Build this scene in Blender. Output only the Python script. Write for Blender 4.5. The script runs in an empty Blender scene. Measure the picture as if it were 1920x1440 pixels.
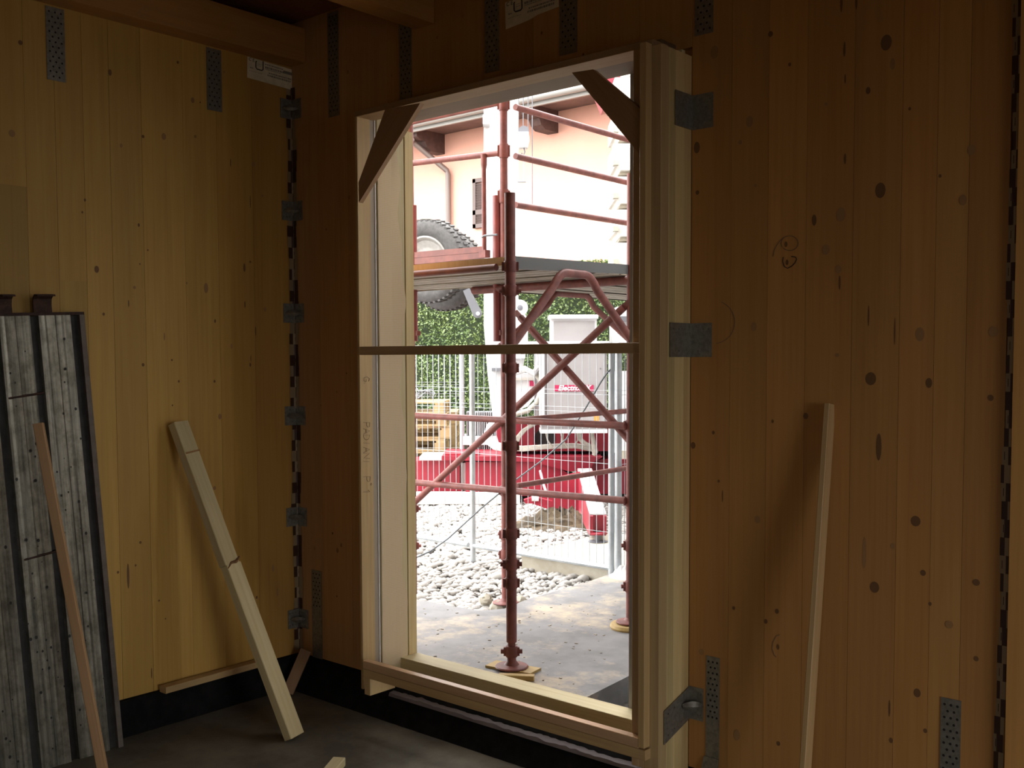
import bpy, math, random
import numpy as np
from mathutils import Vector, Matrix
random.seed(7); rng = np.random.default_rng(7)
SC = bpy.context.scene
COL = SC.collection

# ------------------------------------------------------------------ camera
F = 1934.26; PY = 777.5                       # focal length and principal row, in pixels of a 1920x1440 frame
C = np.array([4.226, -3.219, 1.648])
YAW, PITCH, ROLL = (math.radians(a) for a in (40.8808, -3.01829, -0.21232))
_f = np.array([-math.sin(YAW)*math.cos(PITCH), math.cos(YAW)*math.cos(PITCH), math.sin(PITCH)])
_r = np.cross(_f, [0, 0, 1]); _r /= np.linalg.norm(_r); _u = np.cross(_r, _f)
_c, _s = math.cos(ROLL), math.sin(ROLL)
_r, _u = _c*_r + _s*_u, -_s*_r + _c*_u
cam_d = bpy.data.cameras.new('camera'); cam = bpy.data.objects.new('camera', cam_d); COL.objects.link(cam)
cam_d.sensor_width = 36; cam_d.lens = 36*F/1920; cam_d.shift_y = (PY-720)/1920
cam_d.clip_start = .05; cam_d.clip_end = 300
cam.matrix_world = Matrix(((_r[0], _u[0], -_f[0], C[0]), (_r[1], _u[1], -_f[1], C[1]), (_r[2], _u[2], -_f[2], C[2]), (0, 0, 0, 1)))
SC.camera = cam

# ------------------------------------------------------------------ sky, light, exposure
SC.view_settings.view_transform = 'Standard'; SC.view_settings.look = 'None'
SC.view_settings.gamma = 1; SC.view_settings.use_curve_mapping = False
SC.view_settings.exposure = 3.4
SC.cycles.use_denoising = True
SC.cycles.max_bounces = 10; SC.cycles.diffuse_bounces = 6
W = bpy.data.worlds.new('overcast_sky'); SC.world = W; W.use_nodes = True
_n = W.node_tree.nodes; _n.clear(); _l = W.node_tree.links
_tc = _n.new('ShaderNodeTexCoord'); _sx = _n.new('ShaderNodeSeparateXYZ'); _mr = _n.new('ShaderNodeMapRange')
_mr.inputs[1].default_value = 0; _mr.inputs[2].default_value = 1; _mr.inputs[3].default_value = .62; _mr.inputs[4].default_value = 1.25
_mx = _n.new('ShaderNodeMix'); _mx.data_type = 'RGBA'; _mx.inputs[0].default_value = 1; _mx.blend_type = 'MULTIPLY'
_mx.inputs[6].default_value = (1.0, .99, .98, 1)
_bg = _n.new('ShaderNodeBackground'); _o = _n.new('ShaderNodeOutputWorld')
_l.new(_tc.outputs['Generated'], _sx.inputs[0]); _l.new(_sx.outputs[2], _mr.inputs[0]); _l.new(_mr.outputs[0], _mx.inputs[7])
_l.new(_mx.outputs[2], _bg.inputs[0]); _l.new(_bg.outputs[0], _o.inputs[0]); _bg.inputs[1].default_value = 1.0

def portal(name, loc, size, rot):             # sampling guide in a real opening: gives no light of its own
    d = bpy.data.lights.new(name, 'AREA'); d.shape = 'RECTANGLE'; d.size, d.size_y = size; d.cycles.is_portal = True
    o = bpy.data.objects.new(name, d); o.location = loc; o.rotation_euler = rot; COL.objects.link(o)
RX0, RX1, RY0, ZC = 0.0, 7.5, -6.5, 3.31      # room
DOOR = (-3.0, -1.4, 2.1)                     # open doorway in the right wall, behind the camera
WIN = (5.0, 6.0, 1.0, 2.1)                     # window hole in the wall behind the camera
portal('daylight_portal_window', (1.45, .2, 1.5), (1.6, 2.6), (math.radians(-90), 0, 0))
portal('daylight_portal_doorway', (RX1+.1, (DOOR[0]+DOOR[1])/2, DOOR[2]/2), (DOOR[2], DOOR[1]-DOOR[0]), (0, math.radians(90), 0))
portal('daylight_portal_rear', ((WIN[0]+WIN[1])/2, RY0-.1, (WIN[2]+WIN[3])/2), (WIN[1]-WIN[0], WIN[3]-WIN[2]), (math.radians(90), 0, 0))

# ------------------------------------------------------------------ measuring: a pixel's ray met with a real plane
def ray(x, y): return _f + _r*(x-960)/F - _u*(y-PY)/F
def hit(x, y, ax, v):
    d = ray(x, y); return Vector(C + d*(v-C[ax])/d[ax])
def HX(x, y, v=0.): return hit(x, y, 0, v)
def HY(x, y, v=0.): return hit(x, y, 1, v)
def HZ(x, y, v=0.): return hit(x, y, 2, v)
YM = Matrix.Translation((C[0], C[1], 0)) @ Matrix.Rotation(YAW, 4, 'Z')   # yard frame: x to the right, y away from the window
_yd = np.array([-math.sin(YAW), math.cos(YAW), 0])
_yr = np.array([math.cos(YAW), math.sin(YAW), 0])
def LP(x, y, dist):                            # (x, z) in the yard frame on the plane 'dist' metres away
    d = ray(x, y); p = d*dist/(d@_yd); return p@_yr, C[2]+p[2]
def LG(x, y, z):                               # yard frame point on a level
    p = HZ(x, y, z); q = np.array(p)-C; return Vector((q@_yr, q@_yd, z))

# ------------------------------------------------------------------ materials
def mat(name): 
    m = bpy.data.materials.new(name); m.use_nodes = True
    nt = m.node_tree; b = nt.nodes['Principled BSDF']; return m, nt, b
def nd(nt, t, **kw):
    n = nt.nodes.new(t)
    for k, v in kw.items(): setattr(n, k, v)
    return n
def ramp(nt, fac, stops):
    r = nd(nt, 'ShaderNodeValToRGB'); e = r.color_ramp.elements
    while len(e) < len(stops): e.new(.5)
    for q, (p, c) in zip(e, stops): q.position = p; q.color = (*c, 1) if len(c) == 3 else c
    nt.links.new(fac, r.inputs[0]); return r.outputs[0]
def mixc(nt, f, a, b, mode='MIX'):
    m = nd(nt, 'ShaderNodeMix', data_type='RGBA', blend_type=mode)
    for i, v in ((0, f), (6, a), (7, b)):
        if hasattr(v, 'default_value') or hasattr(v, 'is_output'): nt.links.new(v, m.inputs[i])
        else: m.inputs[i].default_value = v if i == 0 else (*v, 1)
    return m.outputs[2]
def mth(nt, op, a, b=0.):
    m = nd(nt, 'ShaderNodeMath', operation=op)
    for i, v in enumerate((a, b)):
        if hasattr(v, 'is_output'): nt.links.new(v, m.inputs[i])
        else: m.inputs[i].default_value = v
    return m.outputs[0]
def coords(nt, scale, shuffle=True, src='Object'):
    tc = nd(nt, 'ShaderNodeTexCoord'); mp = nd(nt, 'ShaderNodeMapping'); mp.inputs['Scale'].default_value = scale
    nt.links.new(tc.outputs[src], mp.inputs[0]); out = mp.outputs[0]
    if shuffle:
        oi = nd(nt, 'ShaderNodeObjectInfo'); ml = nd(nt, 'ShaderNodeVectorMath', operation='SCALE'); ml.inputs[0].default_value = (37, 53, 71)
        nt.links.new(oi.outputs['Random'], ml.inputs['Scale'])
        ad = nd(nt, 'ShaderNodeVectorMath', operation='ADD'); nt.links.new(out, ad.inputs[0]); nt.links.new(ml.outputs[0], ad.inputs[1]); out = ad.outputs[0]
    return out
def noise(nt, vec, scale=1., detail=4., rough=.55):
    n = nd(nt, 'ShaderNodeTexNoise'); n.inputs['Scale'].default_value = scale; n.inputs['Detail'].default_value = detail; n.inputs['Roughness'].default_value = rough
    nt.links.new(vec, n.inputs['Vector']); return n.outputs[0]
def bump(nt, b, h, strength=.3, dist=.002):
    n = nd(nt, 'ShaderNodeBump'); n.inputs['Strength'].default_value = strength; n.inputs['Distance'].default_value = dist
    nt.links.new(h, n.inputs['Height']); nt.links.new(n.outputs[0], b.inputs['Normal'])
def wood(name, c1, c2, knots=.0, vary=.22, rough=.62):
    """grain along the object's own z; the object's colour tints single boards"""
    m, nt, b = mat(name)
    v = coords(nt, (26, 26, 1.1)); g = noise(nt, v, 1.6, 5, .6)
    col = ramp(nt, g, ((.25, c2), (.7, c1)))
    v2 = coords(nt, (3.5, 3.5, .35)); col = mixc(nt, .55, col, ramp(nt, noise(nt, v2, 1.3, 3), ((.3, (.80, .74, .66)), (.65, (1.06, 1.04, 1.0)))), 'MULTIPLY')
    v4 = coords(nt, (90, 90, 1.6)); col = mixc(nt, .22, col, ramp(nt, noise(nt, v4, 1.0, 2), ((.34, (.74, .66, .58)), (.5, (1, 1, 1)))), 'MULTIPLY')
    if knots:
        v3 = coords(nt, (7, 7, 3.2)); vo = nd(nt, 'ShaderNodeTexVoronoi'); vo.inputs['Scale'].default_value = 1.0; nt.links.new(v3, vo.inputs['Vector'])
        sp = nd(nt, 'ShaderNodeSeparateColor'); nt.links.new(vo.outputs['Color'], sp.inputs[0])
        rad = mth(nt, 'MULTIPLY', mth(nt, 'GREATER_THAN', sp.outputs[0], 1-knots), mth(nt, 'MULTIPLY', sp.outputs[1], .13))
        k = mth(nt, 'LESS_THAN', vo.outputs['Distance'], rad)
        col = mixc(nt, mth(nt, 'MULTIPLY', k, .7), col, (.10, .045, .016))
    oi = nd(nt, 'ShaderNodeObjectInfo'); mr = nd(nt, 'ShaderNodeMapRange'); mr.inputs[3].default_value = 1-vary; mr.inputs[4].default_value = 1+vary*.5
    nt.links.new(oi.outputs['Random'], mr.inputs[0])
    cv = nd(nt, 'ShaderNodeCombineColor')
    nt.links.new(mr.outputs[0], cv.inputs[0]); nt.links.new(mr.outputs[0], cv.inputs[1]); nt.links.new(mr.outputs[0], cv.inputs[2])
    col = mixc(nt, 1., col, cv.outputs[0], 'MULTIPLY'); col = mixc(nt, 1., col, oi.outputs['Color'], 'MULTIPLY')
    nt.links.new(col, b.inputs['Base Color']); b.inputs['Roughness'].default_value = rough
    bump(nt, b, g, .12, .001); return m
def plain(name, c, rough=.6, metal=0., var=0., vs=8., c2=None, lo=.4, hi=.62, bumpy=0., shuffle=True, spec=.5):
    m, nt, b = mat(name); b.inputs['Roughness'].default_value = rough; b.inputs['Metallic'].default_value = metal
    b.inputs['Specular IOR Level'].default_value = spec
    if c2 is None and var: c2 = tuple(x*(1-var) for x in c)
    if c2 is None: b.inputs['Base Color'].default_value = (*c, 1)
    else:
        g = noise(nt, coords(nt, (vs, vs, vs), shuffle), 1., 6, .65)
        nt.links.new(ramp(nt, g, ((lo, c2), (hi, c))), b.inputs['Base Color'])
        if bumpy: bump(nt, b, g, .6, bumpy)
    return m
M = {}
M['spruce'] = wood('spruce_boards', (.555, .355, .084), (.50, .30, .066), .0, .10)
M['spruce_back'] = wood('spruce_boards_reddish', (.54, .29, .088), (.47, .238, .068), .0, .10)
M['timber'] = wood('pale_timber', (.58, .43, .22), (.48, .33, .15), .12, .12)
M['timber_pink'] = wood('pinkish_timber', (.52, .36, .20), (.42, .27, .13), .10, .1)
M['timber_bright'] = wood('fresh_timber', (.70, .63, .39), (.60, .50, .27), .08, .1)
M['planed'] = wood('planed_strip', (.62, .44, .27), (.52, .34, .18), .1, .1, .3)
M['lamella'] = wood('panel_edge', (.70, .55, .29), (.60, .45, .21), .06, .14)
M['pallet'] = wood('pallet_wood', (.44, .32, .165), (.36, .25, .12), .0, .25)
M['rail_grey'] = plain('grey_rail', (.10, .105, .105), .5)
M['soffit'] = plain('brown_soffit', (.20, .125, .105), .7, c2=(.15, .09, .08), vs=3)
M['chip'] = plain('pale_chip', (.46, .41, .33), .8, c2=(.2, .17, .13), vs=3)
M['flange'] = plain('stained_flange', (.15, .125, .105), .6, .3, c2=(.11, .09, .075), vs=16)
M['strip'] = plain('lit_ledge_grey', (.135, .115, .118), .6)
M['wing_grey'] = plain('unseen_wing_grey', (.34, .34, .34), .7)
M['knot'] = plain('knot_wood', (.22, .11, .04), .7, c2=(.11, .05, .018), vs=60)
M['knot_faint'] = plain('knot_wood_pale', (.40, .22, .085), .7, c2=(.26, .135, .05), vs=60)
M['pencil'] = plain('pencil_line', (.17, .115, .075), .8)
M['pencil_wet'] = plain('carpenter_pencil', (.05, .032, .022), .8)
M['zinc'] = plain('galvanised_plate', (.31, .30, .26), .48, .7, c2=(.21, .205, .18), vs=70, lo=.35, hi=.6)
def zinc_old():
    m, nt, b = mat('weathered_galvanised'); b.inputs['Metallic'].default_value = .65; b.inputs['Roughness'].default_value = .38
    a = ramp(nt, noise(nt, coords(nt, (55, 55, 1.5)), 1., 5, .6), ((.34, (.14, .14, .115)), (.66, (.40, .385, .32))))
    c = ramp(nt, noise(nt, coords(nt, (22, 22, 16)), 1., 6, .7), ((.36, (.45, .44, .40)), (.58, (1, 1, 1))))
    nt.links.new(mixc(nt, .8, a, c, 'MULTIPLY'), b.inputs['Base Color']); return m
M['zinc_old'] = zinc_old()
M['zinc_dark'] = plain('dark_steel', (.035, .036, .033), .6, .3, c2=(.02, .02, .018), vs=20)
M['rust'] = plain('rusty_hook', (.07, .03, .018), .7, .3, c2=(.03, .015, .01), vs=40)
M['hole'] = plain('nail_hole', (.012, .01, .008), .8)
M['nail'] = plain('bright_nail', (.7, .7, .7), .3, .9)
M['paper'] = plain('label_paper', (.74, .66, .47), .8, c2=(.62, .55, .38), vs=20)
M['ink'] = plain('label_ink', (.03, .028, .03), .7)
M['ink_pale'] = plain('label_print', (.20, .185, .15), .7)
M['tape_l'] = plain('tape_pale', (.30, .215, .12), .5)
M['tape_d'] = plain('tape_dark', (.055, .022, .012), .5)
M['tar'] = plain('black_bitumen', (.010, .009, .009), .85, c2=(.004, .004, .004), vs=18, bumpy=.006, spec=.15)
M['floor'] = plain('dusty_screed', (.155, .135, .098), .85, c2=(.065, .054, .038), vs=2.6, lo=.36, hi=.66, bumpy=.008, shuffle=False)
M['ceil'] = wood('ceiling_boards', (.25, .11, .055), (.16, .07, .035), .0, .1)
M['grey_prof'] = plain('grey_profile', (.34, .29, .22), .6)
M['bead'] = plain('white_bead', (.70, .68, .64), .6)
M['gap'] = plain('dark_joint', (.012, .010, .010), .9)
M['red_ox'] = plain('oxide_red_paint', (.235, .070, .056), .55, .0, c2=(.13, .036, .03), vs=14, lo=.36, hi=.66)
M['red_new'] = plain('red_paint_bright', (.24, .045, .042), .45, .0, c2=(.18, .036, .033), vs=9)
M['red_toe'] = plain('red_toe_board', (.19, .052, .036), .55, .0, c2=(.13, .036, .027), vs=12)
M['deck'] = plain('deck_steel', (.34, .31, .25), .6, .1, c2=(.25, .225, .18), vs=9)
M['crane_red'] = plain('crane_red', (.27, .013, .030), .4, c2=(.22, .011, .025), vs=5)
M['crane_white'] = plain('crane_white', (.60, .60, .61), .4, c2=(.50, .50, .51), vs=3)
M['cab_grey'] = plain('cabinet_grey', (.27, .255, .255), .45, c2=(.24, .225, .225), vs=3)
M['logo_red'] = plain('sign_red', (.34, .010, .06), .5)
M['sign_white'] = plain('sign_white', (.8, .8, .8), .5)
M['black'] = plain('black_gear', (.012, .012, .014), .5)
M['rubber'] = plain('tyre_rubber', (.075, .072, .070), .75, c2=(.05, .048, .046), vs=20)
M['rim'] = plain('wheel_rim', (.27, .26, .24), .5, c2=(.21, .20, .185), vs=12)
M['steel'] = plain('grey_steel', (.13, .135, .15), .5, .2)
M['fence'] = plain('fence_steel', (.44, .47, .49), .4, .4, c2=(.36, .39, .41), vs=10)
M['cable'] = plain('cable_sheath', (.42, .39, .34), .6, c2=(.32, .30, .26), vs=20)
M['cable_dark'] = plain('cable_dark', (.10, .11, .12), .6)
M['orange'] = plain('warning_orange', (.65, .22, .03), .5)
M['concrete'] = plain('pale_concrete', (.40, .37, .30), .85, c2=(.30, .27, .21), vs=4, bumpy=.004, shuffle=False)
M['ballast'] = plain('ballast_concrete', (.60, .57, .53), .85, c2=(.52, .50, .46), vs=3)
M['pebble'] = plain('grey_pebble', (.40, .385, .36), .85, c2=(.24, .225, .205), vs=3, lo=.35, hi=.6)
M['gravel'] = plain('gravel_bed', (.14, .13, .115), .95, c2=(.06, .054, .048), vs=22, bumpy=.02, shuffle=False)
M['soil'] = plain('soil_with_shade', (.09, .065, .036), .95, c2=(.035, .025, .014), vs=9, bumpy=.03)  # brown soil, darkened to stand for the shadow under the crane
M['sheet'] = plain('white_sheet', (.62, .62, .62), .6, c2=(.5, .5, .5), vs=6)
M['plaster'] = plain('salmon_plaster', (.66, .35, .265), .9, c2=(.63, .33, .25), vs=1.5, shuffle=False)
M['brown_wood'] = plain('eaves_timber', (.085, .042, .034), .7, c2=(.06, .03, .024), vs=10)
M['gutter'] = plain('painted_gutter', (.30, .29, .27), .5)
M['pipe'] = plain('brown_downpipe', (.155, .115, .10), .45)
M['shutter'] = plain('shutter_brown', (.11, .078, .07), .6)
M['rooftile'] = plain('roof_tile', (.35, .16, .10), .8)
M['leaf'] = plain('hedge_leaf', (.15, .20, .062), .5, c2=(.065, .115, .032), vs=4, lo=.35, hi=.65)
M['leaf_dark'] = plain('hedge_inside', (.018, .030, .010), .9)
M['yellow_wood'] = wood('yellow_block', (.50, .36, .14), (.38, .26, .09), .0, .1)
def slab_mat():
    m, nt, b = mat('roofing_felt_slab'); b.inputs['Roughness'].default_value = .6
    v = coords(nt, (1, 1, 1), False)
    base = ramp(nt, noise(nt, v, 7, 6), ((.35, (.150, .148, .150)), (.65, (.215, .213, .217))))
    dust = ramp(nt, noise(nt, v, 2.3, 7, .7), ((.50, (0, 0, 0)), (.66, (.85, .85, .85))))
    sp = nd(nt, 'ShaderNodeSeparateColor'); nt.links.new(dust, sp.inputs[0])
    nt.links.new(mixc(nt, sp.outputs[0], base, (.50, .40, .27)), b.inputs['Base Color']); return m
M['slab'] = slab_mat()
def mesh_mat():
    m, nt, b = mat('reinforcing_mesh'); b.inputs['Roughness'].default_value = .8
    v = coords(nt, (1, 1, 1), False)
    ck = nd(nt, 'ShaderNodeTexBrick'); ck.offset = 0; ck.inputs['Scale'].default_value = 1.0
    ck.inputs['Color1'].default_value = (.60, .455, .26, 1); ck.inputs['Color2'].default_value = (.63, .475, .28, 1); ck.inputs['Mortar'].default_value = (.66, .55, .38, 1)
    ck.inputs['Mortar Size'].default_value = .0011; ck.inputs['Brick Width'].default_value = .008; ck.inputs['Row Height'].default_value = .008
    sx = nd(nt, 'ShaderNodeSeparateXYZ'); cb = nd(nt, 'ShaderNodeCombineXYZ'); nt.links.new(v, sx.inputs[0])
    nt.links.new(sx.outputs[1], cb.inputs[0]); nt.links.new(sx.outputs[2], cb.inputs[1]); nt.links.new(cb.outputs[0], ck.inputs['Vector'])
    nt.links.new(ck.outputs[0], b.inputs['Base Color']); return m
M['mesh'] = mesh_mat()

# ------------------------------------------------------------------ builders
WM = {}                                        # world matrix of every object built
def tag(o, label=None, cat=None, group=None, kind=None):
    for k, v in (('label', label), ('category', cat), ('group', group), ('kind', kind)):
        if v: o[k] = v
    return o
def place(o, parent, mw):
    COL.objects.link(o); WM[o] = mw.copy()
    if parent is not None:
        o.parent = parent; o.matrix_parent_inverse = WM[parent].inverted()
    o.matrix_basis = mw
    return o
def thing(name, loc, label, cat, group=None, kind=None, rot=None):
    o = bpy.data.objects.new(name, None); o.empty_display_size = .1
    place(o, None, Matrix.Translation(loc) @ (rot or Matrix.Identity(4)))
    return tag(o, label, cat, group, kind)
def link(name, data, parent, mw, m=None, tint=None):
    o = bpy.data.objects.new(name, data)
    if m is not None and hasattr(data, 'materials') and not len(data.materials): data.materials.append(m)
    if tint: o.color = (*tint, 1)
    return place(o, parent, mw)

class MB:
    def __init__(s): s.v = []; s.f = []; s.sm = False; s.mi = []
    def add(s, vs, fs, T=None, mi=0):
        n = len(s.v); s.v += [tuple(T @ Vector(p)) if T is not None else tuple(p) for p in vs]
        s.f += [tuple(i+n for i in q) for q in fs]; s.mi += [mi]*len(fs); return s
    def box(s, a, b, T=None, mi=0):
        x0, y0, z0 = (min(a[i], b[i]) for i in range(3)); x1, y1, z1 = (max(a[i], b[i]) for i in range(3))
        return s.add([(x0,y0,z0),(x1,y0,z0),(x1,y1,z0),(x0,y1,z0),(x0,y0,z1),(x1,y0,z1),(x1,y1,z1),(x0,y1,z1)],
                     [(0,3,2,1),(4,5,6,7),(0,1,5,4),(1,2,6,5),(2,3,7,6),(3,0,4,7)], T, mi)
    def prism(s, pts, d0, d1, axis='y', T=None, mi=0):     # outline in the plane across 'axis'
        n = len(pts)
        def P(p, d): return {'x': (d, p[0], p[1]), 'y': (p[0], d, p[1]), 'z': (p[0], p[1], d)}[axis]
        vs = [P(p, d0) for p in pts]+[P(p, d1) for p in pts]
        fs = [tuple(range(n)), tuple(range(2*n-1, n-1, -1))]+[(i, i+n, (i+1) % n+n, (i+1) % n) for i in range(n)]
        return s.add(vs, fs, T, mi)
    def tube(s, pts, r, n=10, cap=True, T=None, mi=0):
        pts = [Vector(p) for p in pts]; vs = []; fs = []; up = None
        rr = r if isinstance(r, (list, tuple)) else [r]*len(pts)
        for i, p in enumerate(pts):
            d = (pts[min(i+1, len(pts)-1)]-pts[max(i-1, 0)]).normalized()
            if up is None: up = d.orthogonal().normalized()
            up = (up-d*up.dot(d)).normalized(); w = d.cross(up)
            vs += [p+(up*math.cos(a)+w*math.sin(a))*rr[i] for a in (2*math.pi*k/n for k in range(n))]
        for i in range(len(pts)-1):
            fs += [(i*n+k, i*n+(k+1) % n, (i+1)*n+(k+1) % n, (i+1)*n+k) for k in range(n)]
        if cap: fs += [tuple(range(n-1, -1, -1)), tuple((len(pts)-1)*n+k for k in range(n))]
        s.sm = True; return s.add(vs, fs, T, mi)
    def lathe(s, prof, n=24, T=None, mi=0, cap=True):                # (radius, height) about z
        vs = [(r*math.cos(2*math.pi*k/n), r*math.sin(2*math.pi*k/n), h) for r, h in prof for k in range(n)]
        fs = [(i*n+k, i*n+(k+1) % n, (i+1)*n+(k+1) % n, (i+1)*n+k) for i in range(len(prof)-1) for k in range(n)]
        if cap: fs += [tuple(range(n-1, -1, -1)), tuple((len(prof)-1)*n+k for k in range(n))]
        s.sm = True; return s.add(vs, fs, T, mi)
    def build(s, name, m, parent=None, mw=None, tint=None, center=True):
        """mw: frame the vertices are written in. The object's origin goes to its middle."""
        mw = mw or Matrix.Identity(4)
        a = np.array(s.v, float); c = (a.min(0)+a.max(0))/2 if center else np.zeros(3); a = a-c
        me = bpy.data.meshes.new(name); me.from_pydata(a.tolist(), [], s.f)
        for q in (m if isinstance(m, (list, tuple)) else [m]): me.materials.append(q)
        if any(s.mi): me.polygons.foreach_set('material_index', s.mi)
        if s.sm:
            me.polygons.foreach_set('use_smooth', [True]*len(me.polygons)); me.set_sharp_from_angle(angle=math.radians(40))
        me.update()
        return link(name, me, parent, mw @ Matrix.Translation(c), None, tint)
def B(name, a, b, m, parent=None, mw=None, tint=None): return MB().box(a, b).build(name, m, parent, mw, tint)
def T(name, pts, r, m, parent=None, mw=None, n=10): return MB().tube(pts, r, n).build(name, m, parent, mw)
def frame(p0, p1, up):                         # z along p0->p1, y towards 'up'
    z = (Vector(p1)-Vector(p0)).normalized(); y = (Vector(up)-z*Vector(up).dot(z)).normalized(); x = y.cross(z)
    m = Matrix((x, y, z)).transposed().to_4x4(); m.translation = Vector(p0); return m
def board(name, p0, p1, w, t, m, parent=None, up=(0, -1, 0), tint=None, bev=.0015):
    """sawn board from p0 to p1 (axis through its middle), w across, t thick along 'up'"""
    L = (Vector(p1)-Vector(p0)).length; mb = MB()
    x, y, e = w/2, t/2, bev
    o = [(-x+e, -y), (x-e, -y), (x, -y+e), (x, y-e), (x-e, y), (-x+e, y), (-x, y-e), (-x, -y+e)]
    mb.prism(o, 0, L, 'z'); return mb.build(name, m, parent, frame(p0, p1, up), tint)
_disc = {}
def disc(name, m, parent, mw):                 # thin shared twelve-sided disc, radius 1, facing its own +z
    k = m.name
    if k not in _disc:
        mb = MB(); mb.prism([(math.cos(a), math.sin(a)) for a in (math.pi*i/6 for i in range(12))], 0, 1, 'z')
        o = mb.build(name, m, parent, mw, center=False); _disc[k] = o.data; return o
    return link(name, _disc[k], parent, mw)
def text(name, body, size, mw, m, parent, shear=0., ex=.001, offset=0.):
    c = bpy.data.curves.new(name, 'FONT'); c.body = body; c.size = size; c.extrude = ex; c.shear = shear; c.offset = offset; c.resolution_u = 3
    c.align_x = 'CENTER'; c.align_y = 'CENTER'; c.materials.append(m)
    tmp = bpy.data.objects.new('tmp', c); COL.objects.link(tmp); me = bpy.data.meshes.new_from_object(tmp); bpy.data.objects.remove(tmp); bpy.data.curves.remove(c)
    return link(name, me, parent, mw)
def basis(o, x, y):
    x = Vector(x).normalized(); y = Vector(y).normalized(); z = x.cross(y); m = Matrix((x, y, z)).transposed().to_4x4(); m.translation = o; return m
def dup(root, delta, label=None, mats=None):
    r = root.copy(); COL.objects.link(r); r.matrix_basis = Matrix.Translation(delta) @ root.matrix_basis
    if label: r['label'] = label
    for ch in list(root.children):
        c = ch.copy(); COL.objects.link(c); c.parent = r
        for g in list(ch.children):
            d = g.copy(); COL.objects.link(d); d.parent = c
    return r

# ================================================================== THE ROOM
g = 600
floor = B('floor', (RX0-.1, RY0-.1, -.2), (RX1+.1, .14, 0), M['floor']); tag(floor, kind='structure')
ceil = B('ceiling', (RX0-.12, RY0-.12, ZC), (RX1+.12, .30, ZC+.2), M['ceil']); tag(ceil, kind='structure')
OX0, OX1, OZ0, OZ1 = .70, 2.215, .17, 2.75     # rough opening in the far wall
def wall_root(name): 
    o = thing(name, (0, 0, 0), None, None, kind='structure'); return o
wl = wall_root('wall_left'); wb = wall_root('wall_back'); wr = wall_root('wall_right'); wf = wall_root('wall_front')
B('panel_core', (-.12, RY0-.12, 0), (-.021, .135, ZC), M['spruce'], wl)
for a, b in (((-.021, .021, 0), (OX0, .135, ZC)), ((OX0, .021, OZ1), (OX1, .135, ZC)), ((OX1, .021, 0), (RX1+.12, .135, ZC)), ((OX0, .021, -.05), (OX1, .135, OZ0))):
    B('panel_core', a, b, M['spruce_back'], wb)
# right and front walls, with the openings the daylight comes through
for a, b in (((RX1, RY0-.12, 0), (RX1+.12, DOOR[0], ZC)), ((RX1, DOOR[1], 0), (RX1+.12, .02, ZC)), ((RX1, DOOR[0], DOOR[2]), (RX1+.12, DOOR[1], ZC))):
    B('panel_core', a, b, M['spruce'], wr)
for a, b in (((0, RY0-.12, 0), (WIN[0], RY0, ZC)), ((WIN[1], RY0-.12, 0), (RX1, RY0, ZC)), ((WIN[0], RY0-.12, 0), (WIN[1], RY0, WIN[2])), ((WIN[0], RY0-.12, WIN[3]), (WIN[1], RY0, ZC))):
    B('panel_core', a, b, M['spruce'], wf)
def plank(par, ax, a, b, z0, z1, m, tint=(1, 1, 1), proud=None):
    p = random.uniform(0, .0012) if proud is None else proud; j = .0006
    if ax == 'x': return B('plank', (-.0215, a+j, z0), (p, b-j, z1), m, par, tint=tint)
    return B('plank', (a+j, -p, z0), (b-j, .0215, z1), m, par, tint=tint)
PZ = .163
# boards of the left wall, from the corner towards the camera
ly = [0.0]+[HX(px, 600).y for px in (478, 412, 350, 273, 214, 165, 113, 57, 3)]
ly = [-abs(v) for v in ly]
while ly[-1] > RY0+.2: ly.append(ly[-1]-random.uniform(.12, .2))
ly.append(RY0)
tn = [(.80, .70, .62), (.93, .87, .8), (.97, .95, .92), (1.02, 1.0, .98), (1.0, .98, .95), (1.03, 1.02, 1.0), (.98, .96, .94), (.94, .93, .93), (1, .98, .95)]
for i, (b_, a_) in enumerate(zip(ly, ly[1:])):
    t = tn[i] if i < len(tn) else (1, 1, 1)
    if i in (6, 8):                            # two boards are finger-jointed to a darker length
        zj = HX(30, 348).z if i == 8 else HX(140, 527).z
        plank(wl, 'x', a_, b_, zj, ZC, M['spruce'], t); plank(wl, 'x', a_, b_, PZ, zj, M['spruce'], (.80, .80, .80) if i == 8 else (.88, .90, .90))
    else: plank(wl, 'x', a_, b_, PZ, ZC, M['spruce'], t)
# boards of the far wall: left of, above and right of the opening
def xs_at(pxs, y): return [HY(p, y).x for p in pxs]
for a_, b_, t in ((0, .20, (.95, 1.05, 1.5)), (.20, .42, (1.05, 1.15, 1.6)), (.42, OX0, (1.02, 1.1, 1.55))): plank(wb, 'y', a_, b_, PZ, ZC, M['spruce_back'], t)  # stronger blue in the tint offsets reddish light bounced into the corner
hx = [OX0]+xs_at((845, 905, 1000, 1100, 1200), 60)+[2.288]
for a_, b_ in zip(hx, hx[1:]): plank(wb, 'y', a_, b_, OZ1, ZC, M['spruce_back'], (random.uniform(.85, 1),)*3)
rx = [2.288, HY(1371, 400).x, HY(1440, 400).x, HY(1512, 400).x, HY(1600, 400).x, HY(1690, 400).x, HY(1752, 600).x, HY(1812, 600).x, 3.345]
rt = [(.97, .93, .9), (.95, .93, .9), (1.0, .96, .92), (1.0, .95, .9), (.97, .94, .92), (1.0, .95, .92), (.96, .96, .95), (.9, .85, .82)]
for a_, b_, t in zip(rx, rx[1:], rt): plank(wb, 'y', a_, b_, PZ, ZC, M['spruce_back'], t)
x = 3.372
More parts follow.
